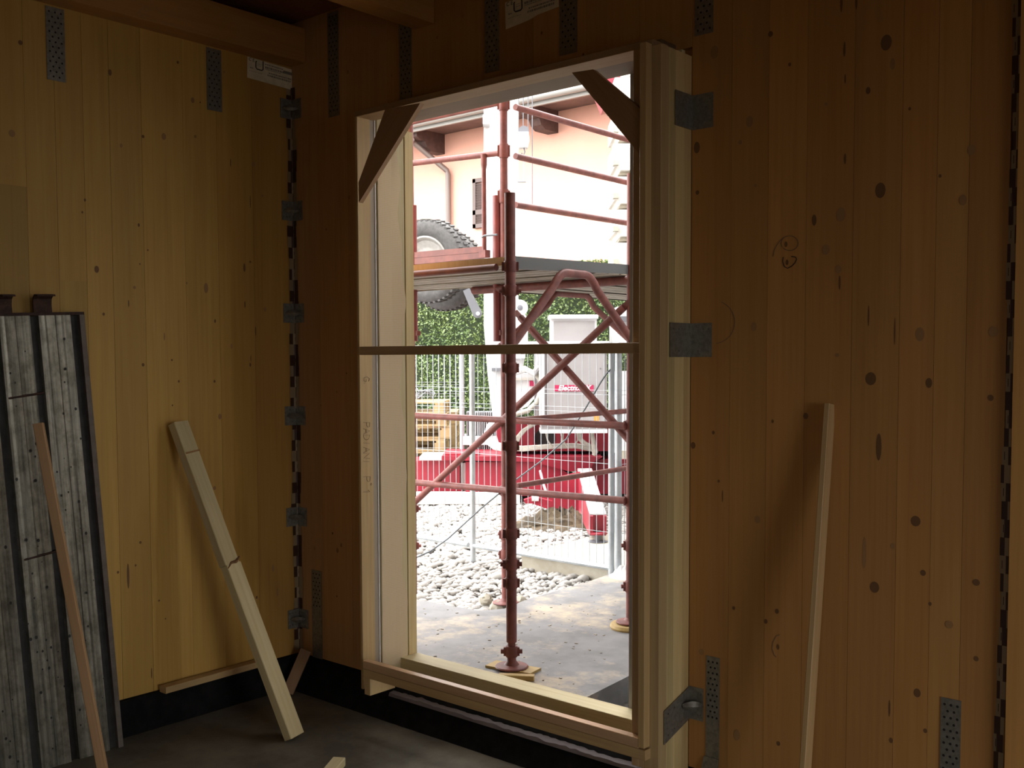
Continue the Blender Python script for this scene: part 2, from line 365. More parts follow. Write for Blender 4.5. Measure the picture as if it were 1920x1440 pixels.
while x < RX1-.01:
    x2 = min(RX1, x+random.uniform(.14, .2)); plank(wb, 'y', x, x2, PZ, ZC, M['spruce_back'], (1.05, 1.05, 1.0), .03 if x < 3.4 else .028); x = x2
# knots, resin pockets and pencil marks that the photograph shows
def flat(px, py, wall): 
    return (HX(px, py), basis((0, 0, 0), (0, 1, 0), (0, 0, 1))) if wall == 'L' else (HY(px, py), basis((0, 0, 0), (1, 0, 0), (0, 0, 1)))
def knot(px, py, r, wall, h=1.2, faint=False, tilt=0.):
    p, R = flat(px, py, wall); p = p+Vector((.0012, 0, 0) if wall == 'L' else (0, -.0012, 0))
    s = r/460.
    disc('knot', M['knot_faint' if faint else 'knot'], wl if wall == 'L' else wb,
         Matrix.Translation(p) @ R @ Matrix.Rotation(tilt, 4, 'Z') @ Matrix.Diagonal((s, s*h, .0006, 1)))
for a in ((38,80,4,1.1),(206,136,3.2,2),(22,250,6,1.1,1),(361,188,4,1.5,1),(375,192,1.5),(307,256,5,1.4,1),(268,256,3,1.1),(227,273,3,1.4,1),(366,256,2.6,1.2,1),
          (181,505,4.6,1.5),(260,422,2,1.8),(277,469,1.6),(262,495,1.5),(159,375,2,1.6),(154,398,2,1.2),(386,540,5,2.2,1),(458,502,2.6,3.6),(469,491,2.2,1.2),(350,531,2,1.2,1),
          (252,539,3,1.1,1),(241,569,1.2,6),(194,589,2.6,1.2),(403,602,2,2),(308,631,1.4,6,1),(268,684,3,1.2),(322,675,2,1.1),(497,580,3,1.8,1),(459,571,1.5,5),(479,621,1.3,8),
          (402,715,2.4,1.3),(335,715,2,1.4),(469,684,2.2,2),(470,672,.9,8),(434,649,2,3,1),(412,781,4,1.6,1),(323,760,1.6,1.2),(402,915,3.4,1.3,1),(469,378,1,14),(492,367,2.4,1.4,1),
          (475,308,4,1.2,1),(263,1017,2.6,1.1),(240,1080,2.6,10),(298,1126,2,1.1),(284,1262,1.4,8),(310,1160,1.4),(481,1120,2.4,1.4),(221,1073,2.4),(254,1060,2),(428,226,1.2,.35),
          (512,1065,3,3,1),(520,1110,2,5,1),(333,117,2.6),(432,305,1,9),(420,135,2.4,1,1)): knot(a[0], a[1], a[2], 'L', *(a[3:4] or (1.2,)), faint=len(a) > 4)
for a in ((1445,64,4,1.1),(1340,98,7,1.5,1),(1406,228,5.5,1.6,1),(1388,267,3,1.2,1),(1307,277,5.5,1.7),(1308,361,3.4,1.1),(1417,348,2.4,1.2,1),(1481,121,2.4,1.2),(1584,92,1.4,8),(1578,5,1.8,8),(1606,4,1.6,7),
          (1662,80,8,1.4),(1674,120,3.5,2.4,1),(1628,170,3.4,1.5),(1549,195,2.6,1,1),(1585,148,1.2,6),(1585,298,1.6,5),(1527,413,3.6,2.3),(1577,402,7,1.5,1),(1651,357,7.5,1.5),(1822,281,5.5,1.3,1),
          (1806,375,5,1.5,1),(1706,204,2),(1763,330,2),(1549,468,6,1.3,1),(1572,505,5,1.2,1),(1575,530,1.2,9),(1629,592,1.2,13),(1678,621,1.1,18),(1725,627,6.5,1.5,1),(1414,613,5,1.4,1),(1863,622,6,1.2,1),
          (1633,710,8,1.2),(1742,718,4.5,1.6),(1570,666,3,1,1),(1858,746,3.6),(1511,780,4,1.2),(1449,790,2,1.4),(1300,835,4.4,1.3),(1338,811,2.4,1.3),(1421,974,4.4,1.3,1),(1355,930,1,10),(1348,902,2),
          (1648,838,4,5),(1717,977,7,1.1),(1621,1036,3,8,1),(1640,1101,7,1.2),(1674,1024,3.6,1.2,1),(1731,1074,4,1.1),(1831,1092,4.6,1),(1780,1171,5.5,1,1),(1744,1132,2.4),(1720,1299,5,1.3),
          (1735,1370,2.8),(1671,1388,2.6,1.6),(1831,1235,3),(1668,1328,1.4,9),(1436,1165,3.2,1.2),(1457,1146,3.4,1.2),(1376,1140,2.6,1.2),(1315,1222,5,1.1,1),(1382,1378,5.5,1.6,1),(1460,1394,3,1.2),
          (602,760,2,1.3,1),(632,735,2,1.4,1),(624,1000,2.4),(650,700,1.6),(612,430,2.6,1.2,1),(655,370,3,1.4,1),(590,1028,3,1.4,1),(633,1032,4,1.5,1),(640,1022,3,1.6,1),(632,1118,2),
          (653,135,3,1.3,1),(735,142,2.2,1.4,1),(820,70,2.6,1.2,1),(868,30,2,1.4,1),(1016,62,2,1.6),(1094,102,2,1.1)): knot(a[0], a[1], a[2], 'R', *(a[3:4] or (1.2,)), faint=len(a) > 4)
def pencil(pts, par=None, r=.0011, m='pencil'): 
    T('pencil_mark', [HY(px, py)+Vector((0, -.0014, 0)) for px, py in pts], r, M[m], par or wb, n=4)
def arc(cx, cy, rx_, ry_, a0, a1, n=18): return [(cx+rx_*math.cos(math.radians(a0+(a1-a0)*i/n)), cy+ry_*math.sin(math.radians(a0+(a1-a0)*i/n))) for i in range(n+1)]
pencil(arc(1481, 456, 16, 14, 150, 500)); pencil([(1450, 481), (1452, 470), (1457, 460), (1463, 452), (1470, 445)]); 
pencil([(1469, 482), (1468, 490), (1471, 500), (1477, 503), (1485, 499), (1491, 493), (1494, 486), (1492, 482), (1484, 481)], r=.0016, m='pencil_wet')
pencil([(1463, 1190), (1456, 1192), (1450, 1203), (1448, 1216), (1452, 1228), (1456, 1232)]); pencil(arc(1340, 604, 38, 40, -70, 85))
for p in ((1474, 458), (1476, 492), (1459, 1213)): knot(p[0], p[1], 2.4, 'R', 1.8)

# unseen house, added to block sky light: storey above, roofs, wing the scaffold serves
B('wall_upper_storey_unseen', (-.12, -.02, ZC+.2), (RX1+.12, .135, 6.2), M['spruce_back'])['kind'] = 'structure'
B('roof', (-.9, RY0-.9, 6.2), (RX1+.9, .95, 6.4), M['ceil'])['kind'] = 'structure'
wg = wall_root('wall_wing_unseen')
for i in range(14): B('plank', (1.93, .137+.6*i, -.3), (2.07, .137+.6*i+.596, 6.2), M['wing_grey'], wg)  # unseen wing; neutral grey keeps the light it reflects from turning warm
B('roof', (1.3, .95, 6.2), (RX1, 8.7, 6.4), M['ceil'])['kind'] = 'structure'

# ---------------- black upstand along the foot of the walls
def lumpy(prof, p0, p1, n, amp, frm):
    """profile swept along p0->p1 with uneven hand-dressed surface"""
    mb = MB(); m_ = len(prof); rr = np.random.default_rng(3)
    vs = []
    for i in range(n+1):
        t = i/n; q = Vector(p0).lerp(Vector(p1), t)
        for j, (o, z) in enumerate(prof):
            k = amp*rr.normal() if 0 < j < m_-1 else 0
            vs.append(tuple(q+frm*(o+k)+Vector((0, 0, z+(.5*k if 0 < j < m_-1 else 0)))))
    fs = [(i*m_+j, i*m_+j+1, (i+1)*m_+j+1, (i+1)*m_+j) for i in range(n) for j in range(m_-1)]
    mb.add(vs, fs); mb.sm = True; return mb
o = lumpy([(-.02, .162), (.012, .158), (.018, .13), (.021, .07), (.024, .015), (.03, -.003)], (0, 0, 0), (0, RY0, 0), 160, .0035, Vector((1, 0, 0))).build('baseboard_left', M['tar']); tag(o, kind='structure')
o = lumpy([(-.02, .162), (.005, .150), (.022, .135), (.034, .118), (.055, .085), (.075, .03), (.094, -.003)], (0, 0, 0), (RX1, 0, 0), 190, .004, Vector((0, -1, 0))).build('baseboard_back', M['tar']); tag(o, kind='structure')

fs_ = lumpy([(.02, .118), (-.005, .126), (-.03, .127), (-.045, .122), (-.05, .108)], (.735, -.012, 0), (2.20, -.012, 0), 60, .0025, Vector((0, 1, 0)))
fs_.build('lit_ledge_strip', M['strip'], o)  # lit ledge of the black upstand, its light put into a paler colour
# ---------------- ceiling joists
for nm, x0, x1, lab in (('ceiling_joist', 0., .114, 'dark spruce ceiling joist running along the top of the left wall'), ('ceiling_joist', .885, 1.005, 'spruce ceiling joist meeting the window wall above the opening')):
    o = board(nm, ((x0+x1)/2, RY0, 3.185), ((x0+x1)/2, -.0016, 3.185), x1-x0, .165, M['spruce_back'], None, (0, 0, 1), (.9, .85, .8)); tag(o, lab, 'joist')
# ceiling battens on the joists are the dark board ceiling itself

# ================================================================== WINDOW FRAME
wn = thing('window_1', (1.45, 0, .2), 'open timber box frame of the window with nailed-on braces and no glass', 'window', kind='structure')
XL = .72; Z1 = 2.715
board('jamb_board', (XL-.0075, -.162, .17), (XL-.0075, -.162, 2.74), .075, .015, M['timber'], wn, (1, 0, 0))
board('jamb_strip', (XL-.011, -.111, .2), (XL-.011, -.111, 2.735), .027, .012, M['grey_prof'], wn, (1, 0, 0))
B('corner_bead', (XL-.014, -.0975, .22), (XL-.001, -.0925, 2.735), M['bead'], wn)
B('joint_gap', (XL-.03, -.0925, .2), (XL-.02, -.083, 2.74), M['gap'], wn)
board('outer_jamb', (XL-.012, -.083+.0815, .19), (XL-.012, -.083+.0815, 2.75), .163, .022, M['timber_bright'], wn, (1, 0, 0))
board('jamb_edge_board', (XL-.006, .109, .265), (XL-.006, .109, 2.70), .052, .016, M['timber_bright'], wn, (1, 0, 0), tint=(1, .92, .8))
# strip of reinforcing mesh lapped over the jamb, its free edge wavy
mv = MB(); n = 60; vs = []
for i in range(n+1):
    z = .24+(2.60-.24)*i/n; yy = .058+.014*math.sin(i*.33)+.008*math.sin(i*.9+1)-(.03 if i > 54 else 0)*(i-54)/6
    vs += [(XL+.0012, -.082, z), (XL+.0012, 0, z), (XL+.0012+.002*(1+math.sin(i*.33)), yy, z)]
mv.add(vs, [(i*3+j, i*3+j+1, i*3+j+4, i*3+j+3) for i in range(n) for j in range(2)])
o = mv.build('plaster_mesh', M['mesh'], wn, center=False)
board('head_board', (.705, -.15, 2.7275), (2.25, -.15, 2.7275), .10, .025, M['timber_pink'], wn, (0, 0, 1), tint=(.75, .72, .70))
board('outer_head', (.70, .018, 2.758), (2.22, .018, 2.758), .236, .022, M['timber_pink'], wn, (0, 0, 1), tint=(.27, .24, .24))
board('outer_sill', (.70, .0825, .2275), (2.215, .0825, .2275), .105, .075, M['timber_bright'], wn, (0, 0, 1))
board('packing_block', (.782, -.155, .165), (.782, -.155, .26), .038, .15, M['timber'], wn, (0, 1, 0))
# right side: jamb, batten and the panel block with its layers
board('jamb_board', (2.188, -.10, .2), (2.188, -.10, 2.715), .20, .03, M['timber_pink'], wn, (1, 0, 0), tint=(.95, .95, .95))
board('jamb_board', (2.214, -.175, .2), (2.214, -.175, 2.715), .05, .022, M['timber_pink'], wn, (1, 0, 0), tint=(.92, .92, .9))
board('upright_batten', (2.2365, -.2175, .286), (2.2365, -.2175, 2.722), .026, .035, M['timber'], wn, (0, -1, 0), tint=(1, .96, .9))
board('upright_board', (2.2565, -.175, .10), (2.2565, -.175, 2.716), .062, .05, M['timber'], wn, (0, -1, 0), tint=(.86, .86, .88))
for y0, y1, t in ((-.15, -.105, (.95, 1.0, .95)), (-.105, -.05, (1.05, 1.05, 1.0)), (-.05, -.0016, (1.02, .98, .9))):
    board('panel_layer', (2.2565, (y0+y1)/2, .10), (2.2565, (y0+y1)/2, 2.716), .062, y1-y0-.0012, M['lamella'], wn, (0, -1, 0), tint=t)
board('outer_jamb', (2.23, .0675, .19), (2.23, .0675, 2.75), .134, .03, M['timber_bright'], wn, (1, 0, 0))
# pieces nailed across the front
board('bottom_strip', (.762, -.2175, .2985), (2.223, -.2175, .2985), .0345, .036, M['planed'], wn, (0, 0, 1), tint=(.95, .88, .85))
board('bottom_board', (.762, -.2175, .261), (2.253, -.2175, .261), .0345, .037, M['timber'], wn, (0, 0, 1), tint=(.88, .84, .8))
board('cross_batten', (.748, -.2115, 1.692), (2.218, -.2115, 1.689), .037, .022, M['timber_pink'], wn, (0, -1, 0), tint=(.95, .95, .95))
def brace(pts):                                # outline on the front plane
    q = [HY(px, py, -.2235) for px, py in pts]; mb = MB(); mb.prism([(p.x, p.z) for p in q], -.2235, -.2005, 'y')
    c = sum((Vector(p) for p in q), Vector())/len(q); d = (q[1]-q[0]).normalized()
    R = frame(c, c+d, (0, -1, 0)); Ri = R.inverted(); mb.v = [tuple(Ri @ Vector(v)) for v in mb.v]
    return mb.build('corner_brace', M['timber_pink'], wn, R, (.75, .68, .68))
brace([(673, 380), (788, 193), (722, 205), (672, 342)]); brace([(1205, 296), (1072, 136), (1112, 130), (1205, 208)])
# pencil writing on the inner face of the left jamb
GL = {'P': [[(0, 0), (.05, 1)], [(.05, 1), (.5, .95), (.55, .7), (.35, .5), (.04, .5)]], 'A': [[(0, 0), (.3, 1), (.6, 0)], [(.12, .4), (.5, .42)]],
      'D': [[(.05, 0), (.08, 1), (.5, .8), (.58, .4), (.35, .08), (.05, 0)]], 'I': [[(.2, 0), (.3, .95)]], 'N': [[(0, 0), (.06, .95), (.5, .05), (.62, 1)]],
      '1': [[(.1, .75), (.32, 1), (.25, 0)]], 'o': [[(.15, .9), (.3, 1), (.4, .88), (.28, .76), (.15, .9)]], 'G': [[(.55, .85), (.25, 1), (.03, .6), (.15, .1), (.5, .1), (.55, .45), (.3, .45)], [(.75, .1), (.7, .3)]]}
def write(body, py0, pitch, h):
    for k, ch in enumerate(body):
        if ch == ' ': continue
        p = HX(681 if ch != 'o' else 684, py0+pitch*k, XL)
        for st in GL[ch]:
            T('pencil_writing', [p+Vector((.0012, h*b_*.9, -h*a_)) for a_, b_ in st], .0009, M['pencil'], wn, n=4)
write('PADIANI', 792, 11.6, .042); write('Po', 894, 10, .045); write('1', 918, 10, .042); write('G', 706, 10, .04)

# ================================================================== FITTINGS ON THE WALLS
def strap(pts, wall, label, holes='all', group='perforated straps'):
    """pts: left-top, right-top, bottom-left (px); zt: upper end in metres"""
    (xa, ya), (xb, yb), zt, zb = pts
    if wall == 'L': a, b = HX(xa, ya), HX(xb, yb); u0, u1 = a.y, b.y
    else: a, b = HY(xa, ya), HY(xb, yb); u0, u1 = a.x, b.x
    z1 = zt; z0 = (a.z+b.z)/2 if zb is None else zb
    t = thing('perforated_strap', (0, (u0+u1)/2, z0) if wall == 'L' else ((u0+u1)/2, 0, z0), label, 'strap', group)
    mb = MB()
    if wall == 'L': mb.box((.0014, u0, z0), (.0034, u1, z1))
    else: mb.box((u0, -.0034, z0), (u1, -.0014, z1))
    mb.build('plate', M['zinc'], t)
    h = MB(); w = u1-u0; z = z1-.02; r = 0; zl = z0+.015 if holes == 'all' else z1-holes
    while z > zl:
        for k in ((.18, .5, .82) if r % 2 == 0 else (.34, .66)):
            u = u0+w*k
            o8 = [(u+.0042*math.cos(q), z+.0042*math.sin(q)) for q in (math.pi*i/4 for i in range(8))]
            h.prism(o8, .0034, .0037, 'x') if wall == 'L' else h.prism(o8, -.0037, -.0034, 'y')
        z -= .02; r += 1
    tag(h.build('nail_holes', M['hole'], t), kind='stuff')
    return t
strap(((88, 148), (123, 156), 3.095, None), 'L', 'wide perforated steel strap hanging from the joist near the left picture edge')
strap(((388, 205), (416, 211), 3.095, None), 'L', 'perforated steel strap on the left wall beside the white label')
strap(((617, 222), (637, 215), 3.3, None), 'R', 'long narrow perforated strap on the window wall nearest the corner')
strap(((750, 190), (773, 185), 3.3, None), 'R', 'perforated strap above the top left corner of the window frame')
strap(((910, 138), (937, 132), 3.3, None), 'R', 'perforated strap above the window, left of the white label')
strap(((1050, 105), (1083, 98), 3.3, None), 'R', 'perforated strap above the window overlapping the white label on its right')
strap(((1303, 67), (1338, 62), 3.3, None), 'R', 'perforated strap on the upper wall right of the window frame')
strap(((1325, 1232), (1350, 1229), HY(1337, 1231).z, .215), 'R', 'perforated strap low on the wall right of the window, bent away at its foot', .23)
strap(((1765, 1312), (1803, 1308), HY(1784, 1310).z, .1), 'R', 'perforated strap at the foot of the wall beside the right-hand tape', .4)
strap(((585, 1070), (603, 1068), HY(594, 1069).z, .16), 'R', 'perforated strap low in the corner, behind the lowest corner bracket', .2)
# folded foot of the strap right of the window
t = [o for o in bpy.data.objects if o.get('label', '').startswith('perforated strap low on the wall right')][0]
mb = MB(); q0, q1 = HY(1322, 1300).x, HY(1350, 1300).x
mb.add([(q0, -.004, .22), (q1, -.004, .22), (q1+.004, -.05, .02), (q0-.02, -.05, .02), (q0, -.006, .22), (q1, -.006, .22), (q1+.004, -.052, .02), (q0-.02, -.052, .02)],
       [(0, 1, 2, 3), (7, 6, 5, 4), (0, 4, 5, 1), (1, 5, 6, 2), (2, 6, 7, 3), (3, 7, 4, 0)]); mb.build('bent_foot', M['zinc'], t)

def bracket(zc, la, lb, h, base, dirs, label, group, rib=True, skew=0.):
    """angle bracket in a concave corner: base = corner point, leaves run along dirs"""
    t = thing('angle_bracket', (base[0], base[1], zc), label, 'bracket', group)
    for d, L_ in zip(dirs, (la, lb)):
        d = Vector(d); o_ = Vector(dirs[1] if d == Vector(dirs[0]) else dirs[0])
        mb = MB(); p = Vector((base[0], base[1], zc)); e = o_*.0045; k = o_*.0015; s = Vector((0, 0, skew if d == Vector(dirs[0]) else 0))
        q = [p+k+Vector((0, 0, -h/2)), p+d*L_+k+s+Vector((0, 0, -h/2)), p+d*L_+k+s+Vector((0, 0, h/2)), p+k+Vector((0, 0, h/2))]
        mb.add([tuple(v) for v in q]+[tuple(v+o_*.003) for v in q], [(0, 1, 2, 3), (7, 6, 5, 4), (0, 4, 5, 1), (1, 5, 6, 2), (2, 6, 7, 3), (3, 7, 4, 0)])
        mb.build('leaf', M['zinc'], t)
        hn = MB()
        for a_ in (.35, .62, .86):
            for b_ in (-.32, .32):
                c_ = p+d*L_*a_+s*a_+Vector((0, 0, h*b_))+o_*.0046
                hn.tube([c_-o_*.0008, c_+o_*.0014], .0035, 6)
        tag(hn.build('nails', M['zinc_old'], t), kind='stuff')
    if rib:
        d0, d1 = Vector(dirs[0]), Vector(dirs[1]); p = Vector((base[0], base[1], zc)); mb = MB(); n_ = 8; vs = []
        for i in range(n_+1):
            tt = i/n_; q = p+d0*.052*(1-tt)+d1*.052*tt+(d0+d1)*(.006+.006*math.sin(math.pi*tt)); w = h*.16*(.35+.65*math.sin(math.pi*tt))
            vs += [tuple(q+Vector((0, 0, -w))), tuple(q+(d0+d1)*.006), tuple(q+Vector((0, 0, w)))]
        mb.add(vs, [(i*3+j, i*3+j+1, i*3+j+4, i*3+j+3) for i in range(n_) for j in range(2)]); mb.sm = True; mb.build('stiffening_rib', M['zinc'], t)
    return t
cz = [HX(y0[0], y0[1]).z for y0 in ((535, 204), (535, 395), (535, 587), (535, 780), (540, 970), (550, 1160))]
cl = ['topmost angle bracket in the left corner, just under the white label', 'second angle bracket from the top across the corner tape', 'third angle bracket from the top across the corner tape',
      'fourth angle bracket from the top across the corner tape', 'second lowest angle bracket across the corner tape', 'lowest angle bracket in the left corner above the black upstand']
for z, l in zip(cz, cl): bracket(z, .072, .075, .095, (0, 0), ((0, -1, 0), (1, 0, 0)), l, 'corner brackets')
for (xa, ya, yb), l, sk in (((1265, 174, 228), 'angle bracket high up between the window frame and the right wall', 0.), ((1255, 612, 662), 'angle bracket halfway up between the window frame and the right wall', 0.),
                            ((1244, 1298, 1352), 'tilted angle bracket near the foot of the window frame on its right', -.05)):
    p0 = HX(xa, (ya+yb)/2, 2.289); zc_ = HY(1298 if ya < 900 else 1290, {174: 210, 612: 638, 1298: 1315}[ya]).z
    zc_ = p0.z if sk == 0 else zc_
    bracket(zc_, abs(p0.y), .085 if sk == 0 else .06, .12, (2.289, 0), ((0, -1, 0), (1, 0, 0)), l, 'brackets beside the window', rib=sk != 0, skew=sk)

# checked sealing tape in the corner and along the right-hand joint
def tape(pts_fn, z0, z1, step, label):
    t = MB(); i = 0; z = z0
    while z < z1:
        za, zb = z, min(z1, z+step); wv = .004*math.sin(z*9)+.003*math.sin(z*23)
        for q, k in pts_fn(za, zb, wv, i): t.add(q, [(0, 1, 2, 3)], None, k)
        z += step; i += 1
    o = t.build('sealing_tape', [M['tape_l'], M['tape_d']]); tag(o, label, 'tape', 'checked tapes'); return o
def ctape(za, zb, w, i):
    a, b = .034+w, .030-w; e = .0028; out = []
    cols = [(0, i % 2), (1, 1-i % 2)]
    # leaf on the left wall, split in two columns, and leaf on the window wall
    mid = .010+.006*((i*7) % 3-1)
    out.append(([(e, -a, za), (e, -mid, za), (e, -mid, zb), (e, -a, zb)], cols[0][1]))
    out.append(([(e, -mid, za), (e+.004, -.004, za), (e+.004, -.004, zb), (e, -mid, zb)], cols[1][1]))
    out.append(([(e+.004, -.004, za), (b, -e, za), (b, -e, zb), (e+.004, -.004, zb)], cols[1][1] if i % 3 else cols[0][1]))
    if cols[1][1] == 0: out.append(([(e+.0045, -.006, za+.018), (e+.0045, -.003, za+.018), (e+.0045, -.003, zb-.018), (e+.0045, -.006, zb-.018)], 1))
    return out
tape(ctape, .18, 3.0, .0535, 'brown and beige checked tape running down the left corner')
def rtape(za, zb, w, i):
    x0 = 3.345-.010*(za < 1.6)*(1.6-za)/1.6+w*.8; y = -.0035; m_ = x0+.013+.004*((i*5) % 3-1)
    out = [([(x0, y, za), (m_, y, za), (m_, y, zb), (x0, y, zb)], i % 2), ([(m_, y, za), (x0+.027, y, za), (x0+.027, y, zb), (m_, y, zb)], 1-i % 2)]
    if i % 2 == 0: out.append(([(x0+.006, y-.0004, za+.015), (x0+.008, y-.0004, za+.015), (x0+.008, y-.0004, zb-.015), (x0+.006, y-.0004, zb-.015)], 1))
    return out
tape(rtape, .16, 3.3, .0535, 'brown and beige checked tape at the right picture edge')
# paper labels
def paper(o0, u, n, w, h, slope, label, torn):
    """o0 upper-left corner, u along the print, n off the wall"""
    up = Vector(n).cross(Vector(u)).normalized(); R = basis(o0, u, up) @ Matrix.Rotation(slope, 4, 'Z')
    t = thing('paper_label', R.translation, label, 'label', 'printed labels')
    mb = MB(); mb.prism([(0, 0), (0, -h*1.0), (w*.45, -h*.93), (w*.62, -h*.84), (w, -h*.80), (w, 0)] if torn else [(0, 0), (0, -h), (w, -h), (w, 0)], .0015, .0019, 'z')
    mb.build('sheet', M['paper'], t, R)
    text('lettering', 'C E', h*.22, R @ Matrix.Translation((w*.085, -h*.10, .0021)), M['ink'], t, .1, .0002)
    u_ = [(w*.19, -h*.10), (w*.175, -h*.14), (w*.175, -h*.40), (w*.20, -h*.47), (w*.30, -h*.47), (w*.325, -h*.42), (w*.325, h*-.02)]
    MB().tube([(a_, b_, .0022) for a_, b_ in u_], .0028, 5).build('rounded_mark', M['ink'], t, R)
    pr = MB(); rr = random.Random(5)
    for r_, (xa, xb, yy, hh) in enumerate(((.37, .75, .10, .05), (.37, .78, .22, .09), (.37, .70, .34, .03), (.05, .30, .62, .02), (.45, .95, .47, .06), (.42, .92, .58, .08), (.06, .12, .45, .05), (.21, .30, .2, .02), (.21, .29, .28, .02))):
        xx = xa
        while xx < xb:
            wd = rr.uniform(.012, .035); pr.box((w*xx, -h*(yy+hh), .0019), (w*min(xb, xx+wd), -h*yy, .0021)); xx += wd+rr.uniform(.006, .014)
    pr.box((w*.76, -h*.30, .0019), (w*1.0, -h*.16, .0021)); tag(pr.build('fine_print', M['ink_pale'], t, R), kind='stuff')
a, b = HX(463, 106), HX(557, 133)
paper((0.0015, a.y, a.z), (0, 1, 0), (1, 0, 0), .275, .10, -.03, 'white printed label at the top of the left wall beside the corner', False)
a = HY(948, 10)
paper((a.x, -.0015, a.z+.01), (1, 0, 0), (0, -1, 0), .275, .108, .03, 'white printed label with a torn lower edge above the window', True)

# ================================================================== THINGS LEANING AND LYING INSIDE
# galvanised scaffold plank leaning on the left wall
A0 = Vector((.115, -1.028, 0)); A1 = Vector((.045, -1.118, HX(160, 590, .045).z))
dk = thing('steel_scaffold_plank', A0, 'ribbed galvanised steel scaffold plank leaning upright on the left wall', 'scaffold plank', 'steel planks')
w_ = (A1-A0).normalized(); u_ = Vector((0, -1, 0)); u_ = (u_-w_*u_.dot(w_)).normalized(); nrm = w_.cross(u_); nrm = nrm if nrm.x > 0 else -nrm
Rk = Matrix((u_, nrm, w_)).transposed().to_4x4(); Rk.translation = A0; LK = (A1-A0).length
def shell(prof, z0, z1, th=.002):
    n_ = len(prof); vs = [(p[0], p[1], z) for z in (z0, z1) for p in prof]+[(p[0], p[1]-th, z) for z in (z0, z1) for p in prof]
    fs = [(i, i+1, n_+i+1, n_+i) for i in range(n_-1)]+[(2*n_+i+1, 2*n_+i, 3*n_+i, 3*n_+i+1) for i in range(n_-1)]
    fs += [(i+1, i, 2*n_+i, 2*n_+i+1) for i in range(n_-1)]+[(n_+i, n_+i+1, 3*n_+i+1, 3*n_+i) for i in range(n_-1)]
    return MB().add(vs, fs)
for a_, b_ in ((.055, .195), (.222, .352), (.380, .51)):      # three raised ribs of the tread
    d_ = (b_-a_)/4
    shell([(a_, -.02), (a_+.004, .0), (a_+d_, .0), (a_+d_+.006, -.004), (a_+2*d_-.006, -.004), (a_+2*d_, 0), (a_+3*d_, 0), (a_+3*d_+.006, -.003), (b_-.014, 0), (b_-.004, 0), (b_, -.02)], .0, LK, .0015).build('tread_rib', M['zinc_old'], dk, Rk)
for a_, b_ in ((.022, .055), (.195, .222), (.352, .380)): MB().box((a_, -.024, .002), (b_, -.018, LK-.002)).build('groove', M['zinc_dark'], dk, Rk)  # groove floors in a darker steel colour than the ribs
for a_, b_ in ((.0, .022), (.51, .53)): MB().box((a_, -.045, 0), (b_, .004, LK)).build('edge_flange', M['flange'], dk, Rk)
MB().box((0, -.04, LK), (.53, .003, LK+.012)).build('end_plate', M['rust'], dk, Rk)
for a_ in (.13, .29, .39):                       # hooks over the ledger
    w2 = .075 if a_ != .29 else .05
    hk = MB(); P_ = [(-.015, LK+.012), (-.015, LK+.045), (-.008, LK+.072), (.010, LK+.085), (.034, LK+.082), (.036, LK+.074), (.014, LK+.076), (0, LK+.066), (-.006, LK+.044), (-.006, LK+.012)]
    hk.prism(P_, a_, a_+w2, 'x'); hk.build('hook', M['rust'], dk, Rk)
for zf, a_ in ((.52, .20), (.17, .20)): MB().tube([(a_+.14, -.003, LK*(1-zf)-.01), (a_+.02, .001, LK*(1-zf)), (a_-.004, .0, LK*(1-zf)+.002)], .005, 6).build('stirrup', M['rust'], dk, Rk)
dots = MB(); rr = random.Random(2)               # drops of cement and punched dimples
for _ in range(80):
    a_ = rr.choice((rr.uniform(.06, .19), rr.uniform(.226, .348), rr.uniform(.385, .505))); z_ = rr.uniform(.05, LK-.05); s_ = rr.uniform(.002, .006)
    dots.prism([(a_+s_*math.cos(q), z_+s_*1.3*math.sin(q)) for q in (math.pi*i/3 for i in range(6))], .0002, .0008, 'y')
tag(dots.build('dirt_spots', M['zinc_dark'], dk, Rk), kind='stuff')

def lean(name, p0, p1, w, t, m, up, label, cat='board', group=None, tint=None):
    o = board(name, p0, p1, w, t, m, None, up, tint, .002); return tag(o, label, cat, group)
# stick on the steel plank
lean('timber_batten', HZ(196, 1462, .012), HX(72, 794, .165), .036, .034, M['timber_pink'], (.8, -.6, 0), 'thin reddish timber batten leaning on the steel scaffold plank', 'batten', tint=(.95, .88, .82))
# thick stud with a kink leaning on the left wall
pb = HZ(552, 1381, .012); pt = HX(334, 793, .05); pm = pb.lerp(pt, .54)
st = thing('timber_stud', pb, 'thick pale timber stud with a dark knot band leaning on the left wall', 'stud')
wdir = HZ(571, 1372, .012)-HZ(540, 1386, .012); ax = (pt-pb).normalized(); wd = (wdir-ax*wdir.dot(ax)).normalized(); upn = ax.cross(wd)
board('stud_length', pb, pm, .085, .045, M['timber_bright'], st, upn, tint=(.98, .95, .9), bev=.003)
board('stud_length', pm+Vector((0, -.006, .0)), pt, .083, .045, M['timber_bright'], st, upn, tint=(.93, .9, .86), bev=.003)
Rs = frame(pm, pt, upn); sg = 1 if (Rs.col[1].xyz).dot(Vector(C)-pm) > 0 else -1
MB().tube([(-.042, sg*.0235, -.014), (-.015, sg*.0238, .006), (.012, sg*.0238, .004), (.042, sg*.0232, .022)], [.002, .006, .008, .004], 6).build('knot_band', M['knot'], st, Rs)
Rs2 = frame(pm.lerp(pt, .78), pt, upn)
MB().tube([(-.04, sg*.0228, .0), (.04, sg*.0228, .004)], .004, 6).build('knot_band', M['knot_faint'], st, Rs2)
# batten lying on the upstand
lean('timber_batten', (.052, -.80, .177), (.036, -.215, .177), .05, .03, M['timber'], (0, 0, 1), 'short batten lying flat along the foot of the left wall on the black upstand', 'batten', tint=(.85, .8, .75))
